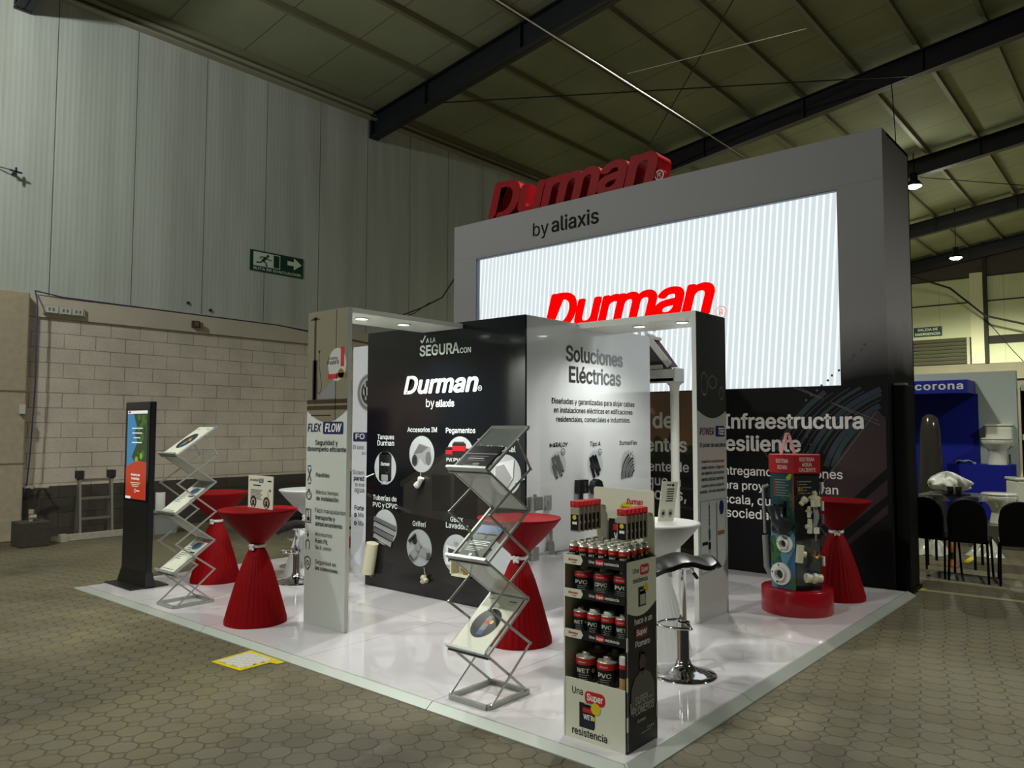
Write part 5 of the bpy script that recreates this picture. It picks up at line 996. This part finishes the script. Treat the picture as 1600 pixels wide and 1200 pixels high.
# ------------------------------------------------------------------ things on the floor and wall at the left
t = thing('floor_patch', 'taped clear plastic patch in yellow tape on the pavers before the platform', 'floor tape', (2.64, 4.41, 0))
q = [Vector(p) for p in ((2.48, 4.547, .002), (2.503, 4.252, .002), (2.775, 4.262, .002), (2.77, 4.583, .002))]
c_ = sum(q, Vector())/4; mb = MB()
for k in range(4):
    a, b = q[k], q[(k+1) % 4]; ai, bi = a+(c_-a)*.27, b+(c_-b)*.27
    mb.add([a, b, bi, ai, a+Vector((0, 0, .003)), b+Vector((0, 0, .003)), bi+Vector((0, 0, .003)), ai+Vector((0, 0, .003))], [(0, 1, 2, 3), (4, 7, 6, 5), (0, 4, 5, 1), (1, 5, 6, 2), (2, 6, 7, 3), (3, 7, 4, 0)])
mb.add([(2.70, 4.30, .0035), (2.72, 4.20, .0035), (2.775, 4.20, .0035), (2.775, 4.32, .0035)], [(0, 1, 2, 3)]); link('tape', mb, M('tape_yellow', (228, 206, 20), .5), t)
mb = MB()
def wr(u, v):
    p = q[0]*(1-u)*(1-v)+q[1]*u*(1-v)+q[2]*u*v+q[3]*(1-u)*v; p = p+(c_-p)*.2
    return (p.x, p.y, .004+.007*abs(math.sin(17*u+9*v)*math.sin(13*v-7*u)))
mb.grid(wr, 22, 22); link('plastic', mb, M('patch_plastic', (214, 216, 206), .25), t)
alu2 = M('old_aluminium', (150, 148, 136), .4, .7); rub = M('dark_plastic', (40, 38, 34), .6)
t = thing('step_ladder', 'folded aluminium ladder standing against the block wall at the left', 'ladder', (4.17, 10.85, 0))
L0, L1 = (4.03, 10.80), (4.42, 10.78)
for i, (lx, ly) in enumerate((L0, L1)):
    mb = MB(); mb.bar((lx, ly, .03), (lx+.02, ly+.12, .80), .028, .065, (0, 1, 0)); mb.bar((lx+.05, ly+.26, .03), (lx+.03, ly+.14, .80), .028, .05, (0, 1, 0)); link('rail', mb, alu2, t)
    mb = MB(); mb.tube([(lx-.0, ly+.12, .80), (lx+.05, ly+.12, .80)], .05, 14); mb.box(lx-.01, lx+.06, ly+.06, ly+.19, .78, .88); link('hinge', mb, rub, t)
for z in (.26, .52, .76): f_ = (z-.03)/.77; mb = MB(); mb.bar((L0[0]+.02*f_, L0[1]+.12*f_, z), (L1[0]+.02*f_, L1[1]+.12*f_, z), .05, .028); link('rung', mb, alu2, t)
mb = MB(); mb.bar((3.80, 10.74, .045), (4.56, 10.74, .045), .06, .08); mb.box(3.78, 3.86, 10.70, 10.80, 0, .09); link('stabiliser_bar', mb, M('worn_white', (172, 168, 152), .6, noise=.3, nscale=40), t)
t = thing('concrete_block_stack', 'dark low block of masonry at the foot of the pilaster', 'block', (3.40, 10.62, 0))
mb = MB(); mb.box(3.26, 3.60, 10.50, 10.84, 0, .30); link('masonry', mb, M('block_dark_rough', (62, 56, 48), .9, noise=.3, nscale=30, bump=.5), t, bevel=.01)
t = thing('pipe_stub', 'pale plastic pipe stub standing on the dark masonry block', 'pipe', (3.42, 10.66, .30))
mb = MB(); mb.tube([(3.42, 10.66, .30), (3.42, 10.66, .40)], .022, 14); mb.tube([(3.40, 10.66, .35), (3.47, 10.66, .35)], .03, 14); mb.tube([(3.42, 10.66, .39), (3.42, 10.66, .44)], .03, 14); link('fitting', mb, M('pvc_aged', (170, 166, 144), .5), t)
t = thing('wall_pipe', 'short pale pipe with a cable end low on the left wall', 'pipe', (3.6, 11.2, .66))
mb = MB(); mb.tube([(3.5, 11.16, .68), (3.76, 11.2, .665)], .014, 10); mb.tube([(3.58, 11.16, .66), (3.58, 11.16, .70)], .02, 10); mb.tube([(3.73, 11.2, .667), (3.78, 11.2, .664)], .02, 10); mb.bar((3.76, 11.2, .665), (3.76, 11.33, .665), .02, .02); link('pipe', mb, M('pvc_aged'), t)
t = thing('storage_bin', 'translucent grey plastic bin behind the screen totem', 'bin', (5.0, 10.6, 0))
mb = MB()
for a, b in (((4.82, 10.45), (5.16, 10.45)), ((4.82, 10.75), (5.16, 10.75))): mb.prism([(a[0]+.02, a[1], 0), (b[0]-.02, a[1], 0), (b[0], a[1], .29), (a[0], a[1], .29)], (0, .008, 0))
for x in (4.82, 5.16): s_ = .02 if x < 5 else -.02; mb.prism([(x+s_, 10.45, 0), (x+s_, 10.758, 0), (x, 10.758, .29), (x, 10.45, .29)], (.008, 0, 0))
mb.box(4.84, 5.14, 10.45, 10.755, 0, .008); link('tub', mb, M('bin_plastic', (166, 170, 166), .3, alpha=.6), t)
mb = MB(); mb.box(4.80, 5.18, 10.43, 10.77, .29, .31); link('lid', mb, M('bin_lid', (120, 122, 116), .4), t)
mb = MB(); mb.lathe([(.07, .02), (.08, .1), (.05, .16), (.02, .2)], (5.03, 10.56, .01), 14); tag(link('blue_bottle', mb, M('bottle_blue', (60, 84, 128), .3)), 'blue bottle lying inside the translucent storage bin', 'bottle')
t = thing('paper_roll', 'white paper towel roll standing on the storage bin', 'roll', (4.98, 10.6, .31))
mb = MB(); mb.lathe([(.062, .31), (.062, .56), (.02, .56), (.02, .5)], (4.98, 10.6, 0), 24); link('roll', mb, M('paper_white', (206, 208, 200), .7), t)
mb = MB(); mb.lathe([(.03, .56), (.03, .585), (0, .59)], (4.98, 10.6, 0), 16); link('core_cap', mb, rub, t)
t = thing('switch_strip', 'worn white box of electrical sockets on the concrete beam', 'socket strip', (3.93, WY-.03, 2.96))
mb = MB(); mb.box(3.67, 4.18, WY-.07, WY-.03, 2.955, 3.075); link('back_box', mb, M('worn_white'), t, bevel=.004)
for i, (a, b, mt) in enumerate(((3.69, 3.84, 'plate_white'), (3.86, 4.0, 'plate_white'), (4.02, 4.15, 'plate_white'))):
    mb = MB(); mb.m = 0; mb.box(a, b, WY-.082, WY-.07, 2.972, 3.06); mb.m = 1
    for k in range(2): mb.box(a+.03+.05*k, a+.055+.05*k, WY-.084, WY-.082, 2.995, 3.04)
    link('socket_plate', mb, [M('plate_white', (200, 202, 190), .4), M('socket_grey', (120, 122, 116), .5)], t)
t = thing('wall_box', 'small dark open electrical box on the concrete beam', 'box', (5.76, WY-.03, 3.0))
mb = MB(); mb.box(5.71, 5.82, WY-.08, WY-.03, 2.98, 3.08); link('box', mb, M('box_brown', (58, 48, 36), .6), t); mb = MB(); mb.box(5.83, 5.86, WY-.10, WY-.03, 2.98, 3.06); mb.box(5.73, 5.80, WY-.085, WY-.08, 3.0, 3.06); link('door', mb, M('box_rust', (110, 92, 66), .6), t)
t = thing('wall_bracket', 'small dark tap like bracket high on the left wall', 'bracket', (3.27, WY, 4.7))
mb = MB(); mb.tube([(3.27, WY, 4.74), (3.27, WY-.12, 4.74)], .018, 8); mb.bar((3.2, WY-.12, 4.75), (3.34, WY-.12, 4.74), .02, .02); mb.bar((3.27, WY-.12, 4.68), (3.27, WY-.12, 4.80), .02, .02); mb.bar((3.05, WY-.02, 4.79), (3.22, WY-.1, 4.76), .012, .012); link('fixture', mb, rub, t)
t = thing('wall_outlet', 'white double outlet box on the pilaster beside the cable', 'socket', (3.47, WY-.165, 1.62))
mb = MB(); mb.box(3.40, 3.46, WY-.20, WY-.16, 1.62, 1.74); link('plate', mb, M('plate_white'), t)
for lab, x, z in (('dark bolt hole in the sheet wall above the beam, left of the pair', 5.66, 3.35), ('dark bolt hole in the sheet wall above the beam, right of the pair', 6.02, 3.28)):
    mb = MB(); mb.tube([(x, WY-.02, z), (x, WY, z)], .025, 8); tag(link('wall_stud', mb, rub), lab, 'stud', 'studs on the sheet wall')
# tall black cabinet beside the screen wall
t = thing('loudspeaker_column', 'tall narrow black column beside the right side of the screen wall', 'loudspeaker', (7.66, 1.83, 0))
mb = MB(); mb.box(7.50, 7.80, 1.775, 1.885, .04, 1.84); link('cabinet', mb, M('cabinet_black', (5, 5, 5), .6, spec=.2), t, bevel=.006)
mb = MB(); mb.box(7.51, 7.60, 1.78, 1.88, 1.84, 1.862); link('metal_cap', mb, steel, t); mb = MB(); mb.box(7.81, 7.83, 1.80, 1.84, 1.56, 1.62); mb.box(7.795, 7.82, 1.81, 1.83, 1.57, 1.61); link('latch', mb, steel, t)
mb = MB(); mb.box(7.48, 7.82, 1.76, 1.888, .0, .04); link('plinth', mb, M('cabinet_black'), t)

# ------------------------------------------------------------------ neighbouring showroom at the right
CX = 13.0
blu = M('showroom_blue', (16, 30, 150), .5); cwl = M('showroom_white', (188, 200, 192), .5); cer = M('ceramic', (226, 228, 212), .12)
t = thing('showroom_wall', 'white partition with a blue bathroom display and lettering at the right', 'display wall', (CX, 2.9, 0))
mb = MB(); mb.box(CX, CX+.12, 1.64, 5.2, 0, 2.29); link('partition', mb, cwl, t)
mb = MB(); mb.box(CX-.02, CX-.001, 2.115, 4.6, 0, 1.97); link('blue_panel', mb, blu, t)
mb = MB(); mb.box(CX-.62, CX-.021, 2.14, 4.4, 1.965, 2.15); cn = link('canopy', mb, blu, t)
mb = MB(); F = Face(mb, 'X', CX-.62)
F.text('corona', 2.81, 2.13+.06, 2.02, 'b', .105, 0, 1.12); link('lettering', mb, M('sign_white'), cn)
mb = MB(); mb.box(CX-.46, CX-.001, 1.67, 2.112, 0, .955); mb.box(CX-.46, CX-.021, 2.112, 2.45, 0, .955); link('plinth', mb, blu, t)
def toilet(name_loc, rot, label):
    tl = thing('toilet', label, 'toilet', name_loc); tl.rotation_euler = (0, 0, rot)
    mb = MB(); mb.lathe([(.12, 0), (.115, .04), (.10, .14), (.12, .21), (.175, .28), (.19, .33), (.185, .345), (.15, .345), (.10, .28), (0, .22)], (0, 0, 0), 36, lambda a, r, z: 1+.22*max(0, -math.cos(a))); link('bowl', mb, cer, tl, world=False)
    mb = MB(); mb.lathe([(.18, .348), (.192, .352), (.192, .368), (.175, .378), (0, .382)], (0, 0, 0), 36, lambda a, r, z: 1+.22*max(0, -math.cos(a))); link('lid', mb, cer, tl, world=False)
    mb = MB(); mb.box(.10, .27, -.165, .165, .25, .54); link('tank', mb, cer, tl, world=False, bevel=.03)
    mb = MB(); mb.box(.09, .28, -.175, .175, .54, .575); ln_ = link('tank_lid', mb, cer, tl, world=False, bevel=.014)
    mb = MB(); mb.tube([(.18, 0, .575), (.18, 0, .582)], .022, 14); link('flush_button', mb, chrome, tl, world=False)
    mb = MB(); mb.box(.02, .2, -.09, .09, 0, .28); link('pedestal', mb, cer, tl, world=False, bevel=.03)
    return tl
toilet((CX-.25, 1.855, .955), 0, 'white toilet displayed high on the blue plinth')
mb = MB()
def cloth(u, v): return (CX-.46+.22*v, 2.36-.24*u, .958+.05*math.sin(PI*u)**.6*(1-.4*v)+.012*math.sin(9*u+5*v))
mb.grid(cloth, 14, 10); o = link('folded_cloth', mb, M('cloth_grey', (150, 156, 150), .8), solid=.012); tag(o, 'grey cloth lying on the blue plinth beside the toilet', 'cloth')
mb = MB(); mb.lathe([(.20, 0), (.20, .05), (.165, .8), (.13, 1.45), (.10, 1.62), (.04, 1.66), (0, 1.665)], (12.25, 2.60, 0), 28); tag(link('tapered_column', mb, M('column_dark', (62, 60, 54), .18)), 'tall dark tapered column standing before the blue panel', 'column')
mb = MB(); mb.tube([(CX-.55, 1.66, 0), (CX-.32, 1.70, .93), (CX-.28, 1.71, 1.10)], .012, 8); tag(link('broom_stick', mb, rub), 'dark stick leaning against the blue plinth', 'stick')
toilet((11.35, 1.62, .28), math.radians(-62), 'white toilet standing low behind the black chairs')
mb = MB(); mb.box(11.0, 11.7, 1.2, 1.95, 0, .275); tag(link('wrapped_pallet', mb, M('wrap_grey', (84, 84, 74), .25, noise=.5, nscale=9, bump=.8)), 'plastic wrapped pallet under the low toilet', 'pallet')
t = thing('shelf_unit', 'black shelf unit with white shelves at the far right edge', 'shelf', (13.4, 1.2, 0))
mb = MB(); mb.box(13.3, 13.35, .3, 1.60, 0, 2.05); mb.box(13.05, 13.35, 1.585, 1.60, 0, 2.05); link('back', mb, M('cabinet_black'), t)
for z in (1.30, 2.0, .6): mb = MB(); mb.box(13.0, 13.3, .3, 1.585, z, z+.08); link('shelf', mb, cwl, t)
mb = MB(); mb.lathe([(.04, 0), (.04, .12), (.015, .15), (.015, .2)], (13.15, 1.50, 1.38), 14); tag(link('small_plant_bottle', mb, M('bottle_olive', (96, 104, 30), .3)), 'olive bottle on the black shelf unit at the right edge', 'bottle')
# chairs and snack table
chb = M('chair_black', (4, 4, 6), .45, spec=.25); chm = M('chair_metal', (18, 18, 20), .3, .6)
def chair(label, x, y, rot):
    t = thing('banquet_chair', label, 'chair', (x, y, 0), 'black chairs at the snack table'); t.rotation_euler = (0, 0, rot)
    mb = MB(); mb.box(.02, .40, -.17, .17, .36, .405); link('seat', mb, chb, t, world=False, bevel=.015)
    pts = [(.0, -.16, .38), (.0, .16, .38), (0, .168, .60)]+[(0, .156*math.cos(a), .66+.125*math.sin(a)) for a in [PI*k/12 for k in range(13)]]+[(0, -.168, .60)]
    mb = MB(); mb.prism([(p[0]-.02-(p[2]-.38)*.10, p[1], p[2]) for p in pts], (.035, 0, 0)); link('backrest', mb, chb, t, world=False, bevel=.01)
    for sx, sy in ((0, -1), (0, 1), (1, -1), (1, 1)):
        mb = MB(); mb.tube([(.02+.36*sx, .155*sy, .37), (-.03+.45*sx, .165*sy, 0)], .011, 8); link('leg', mb, chm, t, world=False)
    return t
chair('black banquet chair nearest the screen wall, seen from behind', 8.50, 1.86, math.radians(-8))
chair('black banquet chair in front of the snack table with cups', 8.46, 1.50, math.radians(4))
chair('black banquet chair cut by the right edge of the view', 8.47, 1.08, math.radians(10))
t = thing('snack_table', 'small table under clear film holding a bag and cups', 'table', (9.4, 1.74, 0))
mb = MB(); mb.box(9.15, 9.65, 1.52, 2.06, .735, .755); link('table_top', mb, M('film_top', (120, 118, 104), .15, noise=.4, nscale=20), t, bevel=.004)
mb = MB()
def skirt(u, v):
    per = [(9.14, 1.51), (9.66, 1.51), (9.66, 2.07), (9.14, 2.07), (9.14, 1.51)]; k = min(3, int(u*4)); f_ = u*4-k; a, b = per[k], per[k+1]
    w = .012*math.sin(40*u)*v; return (a[0]+(b[0]-a[0])*f_+w, a[1]+(b[1]-a[1])*f_+w, .757-.07*v+.01*math.sin(23*u)*v)
mb.grid(skirt, 64, 4); link('film', mb, M('clear_film', (190, 194, 184), .12, alpha=.5), t)
for sx, sy in ((9.2, 1.57), (9.6, 1.57), (9.2, 2.01), (9.6, 2.01)): mb = MB(); mb.tube([(sx, sy, 0), (sx, sy, .735)], .014, 8); link('leg', mb, chm, t)
mb = MB(); mb.lathe([(0, .757), (.12, .757), (.135, .768), (.13, .77), (.118, .760), (0, .760)], (9.24, 1.73, 0), 28); tag(link('tray', mb, chb), 'round black tray under the two cups', 'tray')
for lab, y in (('dark paper cup on the tray, left one of the two', 1.778), ('dark paper cup on the tray, right one of the two', 1.70)):
    mb = MB(); mb.lathe([(.022, .76), (.033, .845), (.031, .845), (.022, .77), (0, .77)], (9.2, y, 0), 20); tag(link('paper_cup', mb, M('cup_brown', (26, 16, 11), .7, spec=.1)), lab, 'cup', 'cups on the tray')
mb = MB(); rb_ = random.Random(5); ph_ = [rb_.uniform(0, 6) for _ in range(9)]
def bag(u, v):
    a = 2*PI*u; s_ = math.sin(PI*v); k = 1+.16*math.sin(3*a+ph_[0]+4*v)+.10*math.sin(7*a+ph_[1]-6*v)+.06*math.sin(13*a+ph_[2]+11*v)
    z = .757+.20*v*(1+.18*math.sin(2*a+ph_[3]))*(1-.25*max(0, math.cos(a+.6)))
    return (9.50+.11*s_**.6*k*math.cos(a), 1.86+.20*s_**.6*k*math.sin(a), z)
mb.grid(bag, 64, 18); mb.smooth = False; tag(link('plastic_bag', mb, M('bag_white', (222, 226, 214), .35)), 'crumpled white plastic bag on the snack table', 'bag')
def crumple(cx_, cy_, rx, ry, h, seed, name, label, mt):
    r_ = random.Random(seed); p_ = [r_.uniform(0, 6) for _ in range(8)]; mb = MB()
    def fn(u, v):
        a = 2*PI*u; q_ = v; k = 1+.2*math.sin(3*a+p_[0])+.12*math.sin(8*a+p_[1]+5*v)
        z = h*(1-q_**1.6)*(.75+.25*math.sin(5*a+p_[2]+7*v))+.03*h*math.sin(17*a+12*v+p_[3])
        return (cx_+rx*q_*k*math.cos(a), cy_+ry*q_*k*math.sin(a), max(.003, z))
    mb.grid(fn, 56, 14); return tag(link(name, mb, mt), label, 'plastic sheet', 'crumpled plastic on the floor')
film = M('film_white', (186, 188, 170), .18, noise=.3, nscale=14, bump=.4)
crumple(10.15, 2.22, .30, .22, .34, 3, 'plastic_sheet', 'crumpled pale plastic sheet on the floor behind the chair nearest the screen wall', film)
crumple(10.35, 1.66, .22, .17, .24, 8, 'plastic_sheet', 'crumpled shiny plastic sheet on the floor behind the snack table chair', film)
t = thing('traffic_post', 'orange and black traffic post base under the snack table', 'post', (9.3, 1.80, 0))
mb = MB(); mb.lathe([(.05, 0), (.05, .02), (.035, .025), (.034, .10)], (9.3, 1.80, 0), 20); link('base', mb, M('post_orange', (214, 110, 24), .5), t)
mb = MB(); mb.lathe([(.0345, .08), (.034, .15)], (9.3, 1.80, 0), 20); link('black_band', mb, rub, t); mb = MB(); mb.lathe([(.034, .15), (.032, .24), (.02, .25), (0, .25)], (9.3, 1.80, 0), 20); link('top', mb, M('post_orange'), t)
ty = M('tape_yellow')
mb = MB(); mb.add([(7.62, 1.83, .006), (7.62, 1.77, .006), (7.80, 1.72, .006), (7.80, 1.78, .006)], [(0, 1, 2, 3)]); tag(link('floor_tape', mb, ty, solid=.002), 'yellow tape piece on the floor at the platform corner', 'tape', 'yellow floor tapes')
mb = MB(); mb.add([(9.6, 1.76, .004), (9.6, 1.70, .004), (10.55, 1.72, .004), (10.55, 1.78, .004)], [(0, 1, 2, 3)]); tag(link('floor_tape', mb, ty, solid=.002), 'yellow tape strip on the floor under the chairs', 'tape', 'yellow floor tapes')
mb = MB(); mb.prism([(7.68, 2.2, 0), (7.76, 2.2, 0), (7.84, .4, 0), (7.75, .4, 0)], (0, 0, .004)); struct('trim_12', mb, M('floor_line', (150, 144, 112), .8))
